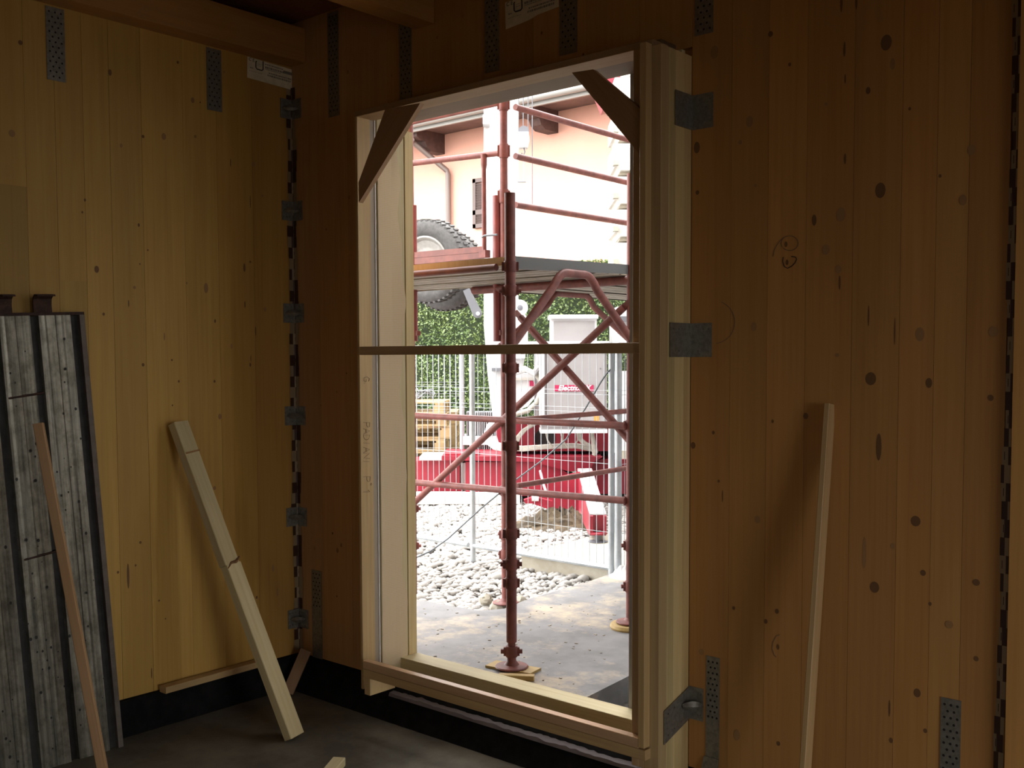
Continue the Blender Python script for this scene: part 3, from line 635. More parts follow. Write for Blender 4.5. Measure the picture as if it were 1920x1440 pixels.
# short offcut propped in the corner
lean('timber_offcut', HZ(548, 1292, .008)+Vector((.03, -.05, 0)), HY(574, 1219, -.045), .055, .022, M['timber_pink'], (.7, -.7, .3), 'short dark offcut propped in the corner behind the leaning stud', 'offcut', tint=(.62, .52, .48))
# block on the floor at the bottom edge
a, b = HZ(636, 1420, .035), HZ(590, 1475, .035); a.z = b.z = .0185
lean('timber_offcut', a, b, .052, .035, M['timber_bright'], (0, 0, 1), 'pale timber offcut lying on the floor at the bottom edge of the picture', 'offcut')
# batten on the right wall
a, b = HY(1556, 758, -.012), HZ(1509, 1452, 0); b = Vector((HY(1509, 1452, -.23).x, -.235, .006))
pz = HY(1510, 1440, -.21)
d_ = (pz-a).normalized(); b = a+d_*((a.z-.01)/-d_.z)
rb = lean('timber_batten', b, a, .019, .05, M['timber'], (0, 1, 0), 'long narrow pale batten leaning on the wall right of the window', 'batten', tint=(1.05, .98, .95))

# ================================================================== OUTSIDE: GROUND
GZ, SZ = .12, .215
gr = B('ground', (-30, .14, -.3), (20, 40, GZ-.02), M['gravel']); tag(gr, kind='structure')
B('ground', (-30, -30, -.3), (20, RY0-.12, -.02), M['gravel'])['kind'] = 'structure'
B('ground', (RX1+.12, RY0-.12, -.3), (20, .14, -.02), M['gravel'])['kind'] = 'structure'
B('ground', (-30, RY0-.12, -.3), (-.12, .14, -.02), M['gravel'])['kind'] = 'structure'
edge = [HZ(px, py, .2) for px, py in ((560, 1085), (700, 1112), (775, 1127), (840, 1140), (900, 1150), (945, 1146), (985, 1130), (1040, 1113), (1100, 1096), (1150, 1078), (1186, 1052))]
sl = MB(); poly = [(p.x, p.y) for p in edge]+[(edge[-1].x, 3.9), (1.60, 3.9), (1.60, .66), (1.645, .137), (-5, .137), (-5, edge[0].y)]
sl.prism(poly, GZ-.06, SZ, 'z'); slab = sl.build('terrace_slab', M['slab'], center=False); tag(slab, kind='structure')
# light well beside the slab
pit = MB(); pit.box((1.66, .137, -.28), (1.93, 3.9, -.2)); tag(pit.build('ground_pit', M['tar']), kind='structure')
hs = MB()                                        # pale crumbs on the slab
rr = random.Random(11)
for _ in range(240):
    x_, y_ = rr.uniform(-.6, 1.55), rr.uniform(.16, 1.9)
    if y_ > 1.05 and x_ < .45: continue
    s_ = rr.uniform(.002, .008); hs.box((-s_, -s_*.5, 0), (s_, s_*.5, s_*.5), Matrix.Translation((x_, y_, SZ)) @ Matrix.Rotation(rr.uniform(0, 3), 4, 'Z'))
tag(hs.build('wood_chips', M['chip']), 'pale wood chips and crumbs strewn over the grey slab', 'chips', kind='stuff')
# pebbles: unit stones as shared meshes
def ico(sub, seed):
    import bmesh
    bm = bmesh.new(); bmesh.ops.create_icosphere(bm, subdivisions=sub, radius=1.0); r_ = random.Random(seed)
    for v in bm.verts: v.co *= r_.uniform(.86, 1.1)
    vs = np.array([v.co[:] for v in bm.verts]); fs = np.array([[q.index for q in p.verts] for p in bm.faces]); bm.free(); return vs, fs
def bulk(name, m, V, Fc, parent=None, smooth=True):
    me = bpy.data.meshes.new(name); n, k = Fc.shape
    me.vertices.add(len(V)); me.vertices.foreach_set('co', V.astype(np.float32).ravel())
    me.loops.add(n*k); me.loops.foreach_set('vertex_index', Fc.astype(np.int32).ravel())
    me.polygons.add(n); me.polygons.foreach_set('loop_start', np.arange(0, n*k, k, dtype=np.int32)); me.polygons.foreach_set('loop_total', np.full(n, k, np.int32))
    me.polygons.foreach_set('use_smooth', np.full(n, smooth)); me.update(calc_edges=True); me.validate(); me.materials.append(m)
    return link(name, me, parent, Matrix.Identity(4))
def inside_slab(x, y):
    c = False; n = len(poly)
    for i in range(n):
        (x1, y1), (x2, y2) = poly[i], poly[(i+1) % n]
        if (y1 > y) != (y2 > y) and x < (x2-x1)*(y-y1)/(y2-y1)+x1: c = not c
    return c
pts = []
rr = np.random.default_rng(4)
while len(pts) < 15000:
    px, py = rr.uniform(640, 1290), 905+(1160-905)*rr.uniform(0, 1)**1.0
    p = HZ(px, py, GZ)
    # even in the world: keep with chance ~ area per pixel
    dist = (p-Vector(C)).length
    if rr.uniform() > min(1., (dist/11.5)**3) or inside_slab(p.x, p.y): continue
    pts.append((p.x, p.y, dist))
pts = np.array(pts); order = np.argsort(pts[:, 2]); pts = pts[order]
sh = [ico(2, i) for i in range(4)]; shm = []
for i, (vs, fs) in enumerate(sh):
    me = bpy.data.meshes.new('pebble'); me.from_pydata(vs.tolist(), [], fs.tolist()); me.polygons.foreach_set('use_smooth', [True]*len(me.polygons)); me.materials.append(M['pebble']); shm.append(me)
rp = random.Random(9)
for x_, y_, d_ in pts[:300]:
    s_ = rp.uniform(.020, .038)
    R_ = Matrix.Translation((x_, y_, GZ-.005+s_*.3)) @ Matrix.Rotation(rp.uniform(0, 6.3), 4, 'Z') @ Matrix.Diagonal((s_*rp.uniform(.9, 1.4), s_, s_*rp.uniform(.5, .8), 1))
    link('pebble', rp.choice(shm), gr, R_)
lo = [ico(1, 20+i) for i in range(3)]; Vs = []; Fs = []; off = 0
for x_, y_, d_ in pts[300:]:
    vs, fs = rp.choice(lo); s_ = rp.uniform(.016, .034)*(1 if rp.random() > .03 else 1.7); a_ = rp.uniform(0, 6.3); c_, q_ = math.cos(a_), math.sin(a_)
    v = vs*np.array([s_*rp.uniform(.9, 1.4), s_, s_*rp.uniform(.5, .85)]); v = np.stack([v[:, 0]*c_-v[:, 1]*q_+x_, v[:, 0]*q_+v[:, 1]*c_+y_, v[:, 2]+GZ-.008+rp.uniform(.1, .5)*s_], 1)
    Vs.append(v); Fs.append(fs+off); off += len(v)
tag(bulk('pebbles', M['pebble'], np.concatenate(Vs), np.concatenate(Fs), gr), kind='stuff')
def heap(name, c, rx_, ry_, h, m, label, cat, seed=1, amp=.2, kind=None, rotz=0.):
    r_ = np.random.default_rng(seed); n, k = 14, 30; vs = []; 
    for i in range(n+1):
        t = i/n
        for j in range(k):
            a_ = 2*math.pi*j/k; q = 1+amp*.5*math.sin(3*a_+seed)+amp*.3*r_.normal()*(.4+.6*t)
            vs.append((rx_*t*q*math.cos(a_), ry_*t*q*math.sin(a_), h*(math.cos(t*math.pi)+1)/2*(1+amp*.6*r_.normal())-.01))
    fs = [(i*k+j, i*k+(j+1) % k, (i+1)*k+(j+1) % k, (i+1)*k+j) for i in range(n) for j in range(k)]
    mb = MB(); mb.add(vs, fs); mb.sm = True
    return tag(mb.build(name, m, None, Matrix.Translation(c) @ Matrix.Rotation(rotz, 4, 'Z'), center=False), label, cat, kind=kind)
# lumps of mortar on the slab edge
for i, (px, py, r_, l) in enumerate(((911, 1118, .05, 'rounded lump of pale mortar on the pebbles left of the near scaffold post'), (935, 1134, .06, 'flattened pale mortar lump at the slab edge behind the near post'),
                                     (975, 1125, .06, 'grey crumbly mortar lump on the slab edge right of the near post'))):
    p = HZ(px, py, .2); vs, fs = ico(3, 40+i); mb = MB(); mb.add((vs*np.array([r_, r_*.8, r_*.75])).tolist(), fs.tolist()); mb.sm = True; tag(mb.build('mortar_lump', M['concrete'], None, Matrix.Translation((p.x, p.y, GZ+.06)), center=False), l, 'mortar lump')
p = HZ(1152, 1084, .2); heap('plastic_sheet', (p.x+.12, p.y+.02, .2), .24, .14, .11, M['sheet'], 'crumpled white plastic sheet heaped at the fence foot on the slab edge', 'plastic sheet', 8, .3)
p = HZ(1020, 990, GZ); heap('soil_mound', (p.x+.1, p.y+.1, GZ), .62, .30, .17, M['soil'], 'low mound of brown soil under the crane beside the red leg', 'soil mound', 5, .25, rotz=YAW)
p = HZ(1180, 985, GZ); heap('soil_mound', (p.x+.55, p.y, GZ), .5, .4, .30, M['soil'], 'mound of dark soil behind the concrete pad at the right jamb', 'soil mound', 6, .3)

# concrete pad under the crane's foot
f1x = HZ(1146, 1101, GZ).x+.02; P0 = HZ(978, 1068, GZ); yb_ = P0.y; zt_ = HY(978, 1040, yb_).z; xr_ = f1x
pd = MB(); pd.prism([(P0.x, yb_), (P0.x+.012, yb_-.0), (xr_, yb_+.02), (xr_+.02, yb_+1.25), (P0.x-.1, yb_+1.2)], GZ-.05, zt_, 'z')
o = pd.build('concrete_pad', M['concrete']); tag(o, 'square pale concrete pad under the foot of the red crane leg', 'concrete pad')

# ================================================================== SCAFFOLD
TR = .0242
XA = 1.133; YA, YB = .345, 1.316; X2, Y2 = .232, 1.33
sc = thing('scaffold', (XA, YA, SZ), 'dark red painted tube scaffold standing on the grey slab outside the window', 'scaffold')
def tb(name, p0, p1, r=TR, m='red_ox', n=12): return T(name, [p0, p1], r, M[m], sc, n=n)
def coupler(p, s=.045, h=.06, rod=None):
    mb = MB(); mb.lathe([(s*.68, -h/2), (s*.72, -h/2+.006), (s*.72, h/2-.006), (s*.68, h/2)], 14, Matrix.Translation(p))
    for k in (-1, 1): mb.box((-.009, s*.5, -h*.4), (.009, s*.92, h*.4), Matrix.Translation(p) @ Matrix.Rotation(YAW+k*math.pi/2, 4, 'Z'))
    if rod: mb.tube([Vector(p)+Vector(rod)*-.05, Vector(p)+Vector(rod)*.05], .011, 8)
    return mb.build('coupler', M['red_ox'], sc)
def baseplate(x_, y_, z_):
    mb = MB(); mb.lathe([(.075, 0), (.078, .004), (.074, .009), (.035, .014), (.022, .03), (.020, .10)], 24, Matrix.Translation((x_, y_, z_))); return mb.build('base_plate', M['red_ox'], sc)
# near post with its screw jack
ztopA = HY(955, 362, YA).z
tb('standard', (XA, YA, SZ+.13), (XA, YA, ztopA), .0245, n=16); baseplate(XA, YA, SZ+.011)
T('jack_screw', [(XA, YA, SZ+.03), (XA, YA, SZ+.15)], .018, M['red_ox'], sc)
_cA = [HY(955, py, YA).z for py in (1220, 1092, 1057, 1000, 836, 690, 545, 500)]
for i, z_ in enumerate(_cA): coupler((XA, YA, z_), .042 if i else .04, .05, (_r[0], _r[1], 0) if i in (0, 2, 6) else None)
tb('standard', (XA, YB, SZ+.05), (XA, YB, 2.62), .0242); baseplate(XA, YB, SZ+.03)
for z_ in (1.30, .90, .66, .44): coupler((XA, YB, z_), .042, .06, (-_r[0], -_r[1], 0) if z_ < .8 else None)
# outer posts: behind the near post, and left at the jamb
XC = -.525; XC2 = -.56
tb('standard', (X2, Y2, SZ), (X2, Y2, 3.6), .0225); baseplate(X2, Y2, SZ-.005)
for z_ in (3.13, 2.86, 2.60, 1.29, .88, .62, .5): coupler((X2, Y2, z_), .04, .08 if z_ > 2 else .06, (1, 0, 0) if z_ < .8 else None)
tb('standard', (XC2, YB+.02, GZ-.03), (XC2, YB+.02, 3.6), .0225)
for z_ in (.70, .46): coupler((XC2, YB+.02, z_), .04, .05, (_r[0], _r[1], 0))
for x_, zt, zb in ((HY(932, 500, YB).x, HY(932, 367, YB).z, HY(932, 640, YB).z), (HY(776, 500, YB).x, HY(776, 385, YB).z, HY(776, 640, YB).z)):
    tb('guard_post', (x_, YB, zb), (x_, YB, zt), .0245 if x_ > 0 else .021, 'red_new'); coupler((x_+.03, YB, zb+.05), .02, .03)
# rails
for z_, z2 in ((1.303, 1.300), (.878, .902)):
    tb('rail', (-.56, YB-.03, z_), (1.12, YB-.03, z2), .0195)
for a_, b_ in (((962, 788), (1186, 770)), ((962, 912), (1186, 876)), ((957, 198), (1165, 258)), ((955, 290), (1188, 345)), ((960, 383), (1188, 420))):
    p0, p1 = HX(*a_, X2+.085), HX(*b_, X2+.085); d_ = (p1-p0).normalized(); p0 = p0-d_*(p0.y-1.335)
    tb('rail', p0, p0+d_*4.2, .0165 if p0.z < 2 else .0185)
for z_, zl in ((3.137, 3.137), (2.849, 2.886)): tb('rail', (X2-.02, YB, z_), (-2.4, YB, zl+(zl-z_)*2.2), .0175)
tb('rail', (-.6, YB, 2.05), (-2.4, YB, 2.05)); 
tb('ledger', (XA+.01, YB, 2.067), (.0, YB, 2.065), .024)
tb('ledger', (1.043, .352, 2.076), (-2.3, .352, 2.076), .0165, 'red_toe')
tb('standard', (X2, 5.4, GZ-.02), (X2, 5.4, 3.4))
# cross bracing, flattened at its ends
for p0, p1 in (((1.10, YB-.02, 1.925), (-.545, YB-.02, .72)), ((.35, YB+.02, 1.895), (1.16, YB+.02, 1.175))):
    p0, p1 = Vector(p0), Vector(p1); d = (p1-p0).normalized(); tb('cross_brace', p0, p1, .0205)
    MB().box((-.016, -.004, 0), (.016, .004, .055), frame(p0+d*.005, p0-d, (0, 1, 0))).build('brace_lug', M['red_ox'], sc)
# bent knee braces of the portal frames
def knee(x_, y0, y1, za, zt):
    P = [(x_, y0, za)]; 
    k0, k1 = y0+(y1-y0)*.36, y0+(y1-y0)*.62
    for t in (0, .25, .5, .75, 1):                                        # rounded shoulders
        P.append((x_, k0-.05+.10*t, zt-.045*(1-t)**2*1.6))
    for t in (0, .25, .5, .75, 1): P.append((x_, k1-.05+.10*t, zt-.045*t*t*1.6))
    P.append((x_, y1, za+.02)); return T('knee_brace', P, .021, M['red_ox'], sc, n=10)
knee(XA, YA+.015, YB+.015, 1.722, 2.070)
knee(.10, 1.42, 2.9, 1.72, 2.075)
tb('standard', (XA, 2.9, .1), (XA, 2.9, 3.2)); 
# toe board at the outer edge of the left deck with its end post
ta = [HY(px, py, YB) for px, py in ((770, 468.5), (908, 462), (908, 473), (770, 480.5))]; tb2 = [HY(px, py, YB) for px, py in ((770, 481), (908, 473.5), (908, 484), (770, 498))]
for q, tn_ in ((ta, (1, 1, 1)), (tb2, (1, .8, .8))):
    xa, xb = q[0].x-1.6, q[1].x; zl, zr = (q[0].z, q[1].z), 0
    MB().prism([(xa, q[0].z), (q[1].x, q[1].z), (q[2].x, q[2].z), (xa, q[3].z)], YB-.012, YB+.012, 'y').build('toe_board', M['red_toe'], sc)
xp = HY(912, 400, YB).x
T('toe_board_post', [(xp, YB-.02, HY(912, 290, YB).z), (xp, YB-.02, HY(912, 310, YB).z), (xp, YB-.02, HY(912, 318, YB).z), (xp, YB-.02, HY(912, 484, YB).z)], [.018, .018, .0135, .0135], M['red_ox'], sc)
MB().box((xp-.02, YB-.045, HY(912, 484, YB).z), (xp+.03, YB+.0, HY(912, 470, YB).z)).build('post_foot', M['red_ox'], sc)
T('locking_pin', [HY(904, 445, YB-.05), HY(908, 442, YB-.05), HY(932, 440, YB-.05)], .006, M['steel'], sc, n=6)
# decks: ribbed steel planks, each plank a piece
def deck_plank(par, x0, x1, y0, y1, z_, along):
    mb = MB(); w = (y1-y0) if along == 'x' else (x1-x0); n_ = 3; prof = [(0, -.036), (.003, -.036), (.003, 0)]
    for k in range(n_):
        a_ = .003+(w-.006)*k/n_; b_ = .003+(w-.006)*(k+1)/n_
        prof += [(a_+.006, 0), (a_+.008, -.03), (b_-.008, -.03), (b_-.006, 0)]
    prof += [(w-.003, 0), (w-.003, -.036), (w, -.036)]
    R = Matrix(((0, 0, 1), (1, 0, 0), (0, 1, 0))).to_4x4() if along == 'x' else Matrix(((1, 0, 0), (0, 0, -1), (0, 1, 0))).to_4x4()
    L_ = (x1-x0) if along == 'x' else (y1-y0)
    s_ = shell(prof, 0, L_, .002)
    R.translation = Vector((x0, y0, z_)) if along == 'x' else Vector((x0, y1, z_))
    return s_.build('deck_plank', M['deck'], par, R)
d1 = thing('scaffold_deck', (.3, .85, 2.1), 'left scaffold deck of ribbed grey steel planks, its edge ending at the near post', 'scaffold deck', 'scaffold decks')
for i in range(3): deck_plank(d1, -2.2, 1.10, .372+.335*i, .372+.335*i+.33, 2.124, 'x')
MB().box((-2.2, .358, 2.083), (1.075, .371, 2.122)).build('edge_board', M['timber'], d1)
MB().prism([(.37, 2.066), (1.345, 2.1), (1.345, 2.147), (.37, 2.124)], XA-.028, XA-.004, 'x').build('end_rail', M['rail_grey'], d1)
d2 = thing('scaffold_deck', (.5, 2.4, 2.1), 'right scaffold deck of ribbed grey steel planks running away from the window', 'scaffold deck', 'scaffold decks')
for i in range(3): deck_plank(d2, -.12+.40*i, -.12+.40*i+.395, 1.42, 3.6, 2.118, 'y')
# timber under the base plates
for p0, p1, l in (((XA-.12, YA-.01, SZ+.006), (XA+.12, YA+.03, SZ+.006), 'yellow timber board under the base plate of the near scaffold post'),):
    tag(board('timber_pad', p0, p1, .10, .011, M['yellow_wood'], None, (0, 0, 1)), l, 'timber pad')
tag(board('timber_offcut', (XA+.05, YA-.145, SZ+.012), (XA+.185, YA-.06, SZ+.012), .035, .024, M['yellow_wood'], None, (0, 0, 1)), 'small yellow offcut lying beside the near scaffold base plate', 'offcut')
o = MB().lathe([(.105, 0), (.11, .01), (.105, .025), (.02, .028)], 28, Matrix.Translation((XA, YB, SZ))).build('timber_pad', M['yellow_wood']); tag(o, 'round yellow pad under the far scaffold post at the right jamb', 'timber pad')

# ================================================================== SITE FENCE
def fence(F1, F2, z0, z1, label, sp=.06, posts=(0., 1.), rails=(.0, 1.), pr=.021, hw=(.45, .9, 1.0)):
    F1, F2 = Vector(F1), Vector(F2); t = thing('fence_panel', F1, label, 'fence panel', 'site fence panels'); L_ = (F2-F1).length; d = (F2-F1)/L_
    for k in posts: T('upright', [F1+d*L_*k+Vector((0, 0, z0-.12)), F1+d*L_*k+Vector((0, 0, z1))], pr, M['fence'], t, n=10)
    for z_ in (z0, z1): T('rail', [F1+Vector((0, 0, z_)), F2+Vector((0, 0, z_))], .019, M['fence'], t, n=8)
    mb = MB(); n_ = int(L_/sp)
    for i in range(1, n_): mb.box((-.0017, -.0017, z0), (.0017, .0017, z1), Matrix.Translation(F1+d*(L_*i/n_)))
    for h in hw:
        z_ = z0+(z1-z0)*h
        for dz in (0, .03) if h > .5 else (0,): mb.tube([F1+Vector((0, 0, z_+dz)), F2+Vector((0, 0, z_+dz))], .002, 4)
    tag(mb.build('wire_mesh', M['fence'], t), kind='stuff'); return t
f1 = HZ(1146, 1101, GZ); f2 = HZ(887, 1055, GZ)
zr0 = hit(1140, 1064, 1, f1.y).z-0; f1.z = f2.z = 0
zt0 = hit(1140, 648, 1, f1.y).z
fence(f1, f2, zr0, zt0, 'site fence panel of thin wire mesh standing in front of the red crane', posts=(0., 1.), hw=(.16, .30, .47, .70, .78))
f3 = f2+(f2-f1).normalized()*1.6
fence(f2+(f2-f1).normalized()*.05, f3, zr0, zt0, 'site fence panel continuing left of the grey fence upright', posts=(1.,), hw=(.16, .30, .47, .70, .78))
f4 = f1+Vector((.06, -.005, 0)); f5 = f4+Vector((.42, 2.5, 0))
fence(f4, f5, zr0, zt0, 'site fence panel turning away beside the concrete pad', posts=(0., 1.), pr=.024, hw=(.16, .30, .47, .70, .78))
b1 = HZ(867, 930, GZ); b1.z = 0; b1 = YM @ Vector((LP(867, 900, 11.83)[0], 11.83, 0)); b2 = b1+YM.to_3x3() @ Vector((-3.2, 0, 0)); b1.z = b2.z = 0
fence(b1, b2, .15, 1.8, 'far fence panel of dense wire in front of the hedge and pallets', .065, (0., 1.), hw=(.17, .30, .55, .66, .74), pr=.03)
# black cable drooping from the fence post to the ground
cb = [HY(1150, 688, f1.y)]
for px, py, yy in ((1140, 697, f1.y-.03), (1128, 714, f1.y-.06), (1098, 765, f1.y-.08), (1062, 823, f1.y-.06), (1018, 862, f1.y-.03), (960, 905, f1.y-.1), (900, 955, f1.y-.3), (840, 1010, f1.y-.55), (806, 1034, f1.y-.75), (770, 1050, f1.y-.95), (735, 1058, f1.y-1.1)): cb.append(HY(px, py, yy))
o = T('power_cable', cb, .0055, M['cable_dark'], None, n=6); tag(o, 'thin dark grey cable drooping from the fence post towards the lower left', 'cable')

# ================================================================== CRANE (in the yard frame)
cr = thing('tower_crane', YM @ Vector((LP(1060, 900, 11.4)[0], 11.4, GZ)), 'red and white self-erecting tower crane standing in the yard behind the fence', 'crane')
def CB(name, x0, y0, x1, y1, dist, dep, m, par=None, tint=None):           # box from its outline in the picture, front face 'dist' away
    (a_, c_), (b_, d_) = LP(x0, y0, dist), LP(x1, y1, dist)
    return B(name, (a_, dist, c_), (b_, dist+dep, d_), m, par or cr, YM)
def CP(name, pts, dist, dep, m, par=None):
    return MB().prism([LP(px, py, dist) for px, py in pts], dist, dist+dep, 'y').build(name, m, par or cr, YM)
def CT(name, pts, r, m, par=None, n=8):                                    # tube through (px, py, dist)
    return MB().tube([(lambda q: (q[0], d_, q[1]))(LP(px, py, d_)) for px, py, d_ in pts], r, n).build(name, m, par or cr, YM)
# base frame
CP('base_beam', [(640, 864), (786, 864), (790, 862), (862, 862), (862, 926), (640, 926)], 11.25, .5, M['crane_red'])
CB('beam_end_plate', 640, 918, 866, 929, 11.2, .55, M['crane_red'])
CP('base_beam', [(873, 866), (1010, 866), (1052, 880), (1078, 894), (1078, 926), (1000, 930), (873, 930)], 11.0, .5, M['crane_red'])
CP('base_beam', [(1105, 878), (1114, 862), (1290, 860), (1290, 926), (1125, 926)], 11.15, .5, M['crane_red'])
CP('flange', [(828, 855), (1130, 857), (1114, 866), (1106, 882), (1066, 884), (1030, 874), (1000, 866), (828, 863)], 10.95, .9, M['crane_red'])
CB('top_plate', 786, 857, 872, 863, 11.2, .6, M['crane_white'])
CB('jack_plate', 834, 851, 898, 858, 11.0, .4, M['crane_red'])
CB('column_bracket', 863, 868, 873, 932, 11.3, .3, M['crane_white'])
CB('ground_beam', 640, 929, 975, 945, 10.75, .3, M['ballast'])
# outrigger leg towards the window, with its screw foot on the pad
gx = LG(1122, 1016, zt_); yE = gx.y
S0 = Vector((LP(1096, 880, 10.8)[0], 10.8, LP(1096, 880, 10.8)[1])); E0 = Vector((LP(1121, 966, yE)[0], yE, LP(1121, 966, yE)[1]))
lg = MB(); n_ = 6; vs = []
for i in range(n_+1):
    t = i/n_; c_ = S0.lerp(E0, t); w = .085*(1-t)+.065*t; h = .42*(1-t)+.16*t
    vs += [(c_.x-w, c_.y, c_.z), (c_.x+w, c_.y, c_.z), (c_.x+w, c_.y, c_.z-h), (c_.x-w, c_.y, c_.z-h)]
lg.add(vs, [(i*4+j, i*4+(j+1) % 4, (i+1)*4+(j+1) % 4, (i+1)*4+j) for i in range(n_) for j in range(4)]+[(3, 2, 1, 0), (n_*4, n_*4+1, n_*4+2, n_*4+3)])
lg.build('outrigger_leg', M['crane_red'], cr, YM)
MB().add([tuple(S0+Vector((-.075, 0, .002))), tuple(S0+Vector((.075, 0, .002))), tuple(E0+Vector((.065, 0, .002))), tuple(E0+Vector((-.065, 0, .002))),
          tuple(S0+Vector((-.075, 0, .012))), tuple(S0+Vector((.075, 0, .012))), tuple(E0+Vector((.065, 0, .012))), tuple(E0+Vector((-.065, 0, .012)))],
         [(0, 3, 2, 1), (4, 5, 6, 7), (0, 1, 5, 4), (1, 2, 6, 5), (2, 3, 7, 6), (3, 0, 4, 7)]).build('leg_top_plate', M['crane_white'], cr, YM)
CP('leg_web', [(1000, 905), (1088, 885), (1112, 962), (1110, 992), (1076, 972), (1000, 945)], 10.3, .05, M['crane_red'])
for dx in (-.052, .052): B('foot_fork', (E0.x+dx-.012, yE-.05, E0.z-.13), (E0.x+dx+.012, yE+.06, E0.z), M['crane_red'], cr, YM)
MB().lathe([(.075, 0), (.075, .012), (.07, .016)], 24, Matrix.Translation((E0.x, yE, E0.z-.145))).build('foot_collar', M['crane_red'], cr, YM)
MB().lathe([(.024, zt_+.01), (.024, E0.z-.12)], 14, Matrix.Translation((E0.x, yE, 0))).build('foot_screw', M['steel'], cr, YM)
MB().lathe([(.075, zt_), (.078, zt_+.006), (.03, zt_+.014)], 28, Matrix.Translation((E0.x, yE, 0))).build('foot_plate', M['steel'], cr, YM)
# slewing ring
gc, g1 = LP(1064, 843, 11.4); g0 = LP(1064, 866, 11.4)[1]; teeth = MB(); rg = LP(1165, 850, 11.4)[0]-gc; gy = 11.42+rg
teeth.lathe([(rg*.95, g0), (rg*.95, g1)], 64, Matrix.Translation((gc, gy, 0)))
for k in range(72):
    a_ = 2*math.pi*k/72; teeth.box((rg*.94, -.013, g0+.01), (rg, .013, g1-.01), Matrix.Translation((gc, gy, 0)) @ Matrix.Rotation(a_, 4, 'Z'))
teeth.build('slewing_ring', M['black'], cr, YM)
CP('slewing_platform', [(940, 790), (1160, 780), (1160, 846), (960, 846), (945, 830)], 11.25, .7, M['crane_red'])
CP('side_plate', [(926, 800), (962, 788), (990, 792), (1000, 800), (1000, 846), (938, 838)], 11.1, .06, M['crane_red'])
MB().lathe([(.115, 0), (.115, .01)], 28, Matrix.Translation((LP(1022, 822, 11.24)[0], 11.245, LP(1022, 822, 11.24)[1])) @ Matrix.Rotation(math.radians(90), 4, 'X')).build('access_hole', M['black'], cr, YM)
# mast
CP('mast', [(907, 60), (972, 60), (972, 560), (990, 600), (990, 640), (960, 800), (926, 800), (914, 700), (907, 610)], 11.1, .36, M['crane_white'])
CB('mast_bracket', 905, 215, 918, 232, 10.95, .15, M['crane_white']); CB('mast_bracket', 922, 690, 940, 696, 10.95, .15, M['steel'])
lx, lz = LP(975, 577, 11.0)
MB().lathe([(.085, 0), (.085, .05)], 24, Matrix.Translation((lx, 11.03, lz)) @ Matrix.Rotation(math.radians(90), 4, 'X')).build('pivot_lug', M['crane_white'], cr, YM)
MB().lathe([(.03, 0), (.03, .02), (.012, .025)], 12, Matrix.Translation((lx, 10.99, lz)) @ Matrix.Rotation(math.radians(90), 4, 'X')).build('pivot_pin', M['steel'], cr, YM)
CB('mast_foot_plate', 955, 608, 987, 624, 11.0, .2, M['crane_white'])
# hoist ropes with the hook block
for px, y1 in ((972, 250), (981, 246), (990, 250), (998, 392)): CT('hoist_rope', [(px, 60, 10.4), (px, y1, 10.4)], .005, M['steel'], n=5)
hkb = CP('hook_block', [(971, 247), (991, 247), (993, 262), (989, 276), (973, 276), (970, 262)], 10.35, .1, M['crane_white'])
hx_, hz_ = LP(982, 246, 10.38); MB().lathe([(.055, 0), (.055, .03)], 20, Matrix.Translation((hx_, 10.41, hz_)) @ Matrix.Rotation(math.radians(90), 4, 'X')).build('sheave', M['steel'], hkb, YM)
CT('hook', [(982, 276, 10.38), (984, 285, 10.38), (981, 292, 10.38), (978, 287, 10.38)], .007, M['steel'], hkb, n=6)
CT('hook_chain', [(982, 292, 10.38), (982, 341, 10.38)], .004, M['fence'], hkb, n=5); CT('spreader_bar', [(970, 341, 10.38), (986, 341, 10.38)], .006, M['steel'], hkb, n=5)
# twin tyres of the transport axle
def tyre(px, py, dist, R_, W_, axis, par):
    cx, cz_ = LP(px, py, dist); z = Vector(axis).normalized(); x_ = Vector((0, 0, 1)).cross(z).normalized(); y_ = z.cross(x_)
    Mx = Matrix((x_, y_, z)).transposed().to_4x4(); Mx.translation = Vector((cx, dist, cz_)); Mx = YM @ Mx; h = W_/2
    tr = MB(); tr.lathe([(R_*.60, -h*.8), (R_*.72, -h), (R_*.90, -h*.96), (R_*.965, -h*.80), (R_*.975, 0), (R_*.965, h*.80), (R_*.90, h*.96), (R_*.72, h), (R_*.60, h*.8)], 48, cap=False)
    wt = tr.build('tyre', M['rubber'], par, Mx, center=False)
    lug = MB()
    for k in range(44):
        for sgn in (-1, 1):
            lug.box((R_*.955, -.014, sgn*h*.18), (R_*1.0, .014, sgn*h*.86), Matrix.Rotation(2*math.pi*(k+.25*sgn)/44, 4, 'Z'))
    tag(lug.build('tread_lugs', M['rubber'], wt, Mx, center=False), kind='stuff')
    MB().lathe([(R_*.61, h*.55), (R_*.61, h*.86), (R_*.57, h*.88), (R_*.53, h*.78), (R_*.50, h*.66), (R_*.40, h*.62), (R_*.36, h*.56), (R_*.30, h*.56), (R_*.17, h*.60), (R_*.12, h*.66)], 40).build('wheel_rim', M['rim'], wt, Mx, center=False)
ax_ = (-.50, -1, -.12)
tyre(807, 490, 11.35, .455, .26, ax_, cr); tyre(838, 508, 11.85, .455, .26, ax_, cr)
CT('axle', [(800, 492, 11.2), (852, 512, 12.1)], .07, M['steel'])
pv = [(868, 545), (880, 540), (901, 580), (904, 588), (900, 595), (893, 596), (887, 592)]
CP('axle_link', pv, 11.0, .08, M['steel'])
px_, pz_ = LP(896, 588, 10.98); MB().lathe([(.02, 0), (.02, .02)], 12, Matrix.Translation((px_, 10.99, pz_)) @ Matrix.Rotation(math.radians(90), 4, 'X')).build('link_pin', M['sign_white'], cr, YM)
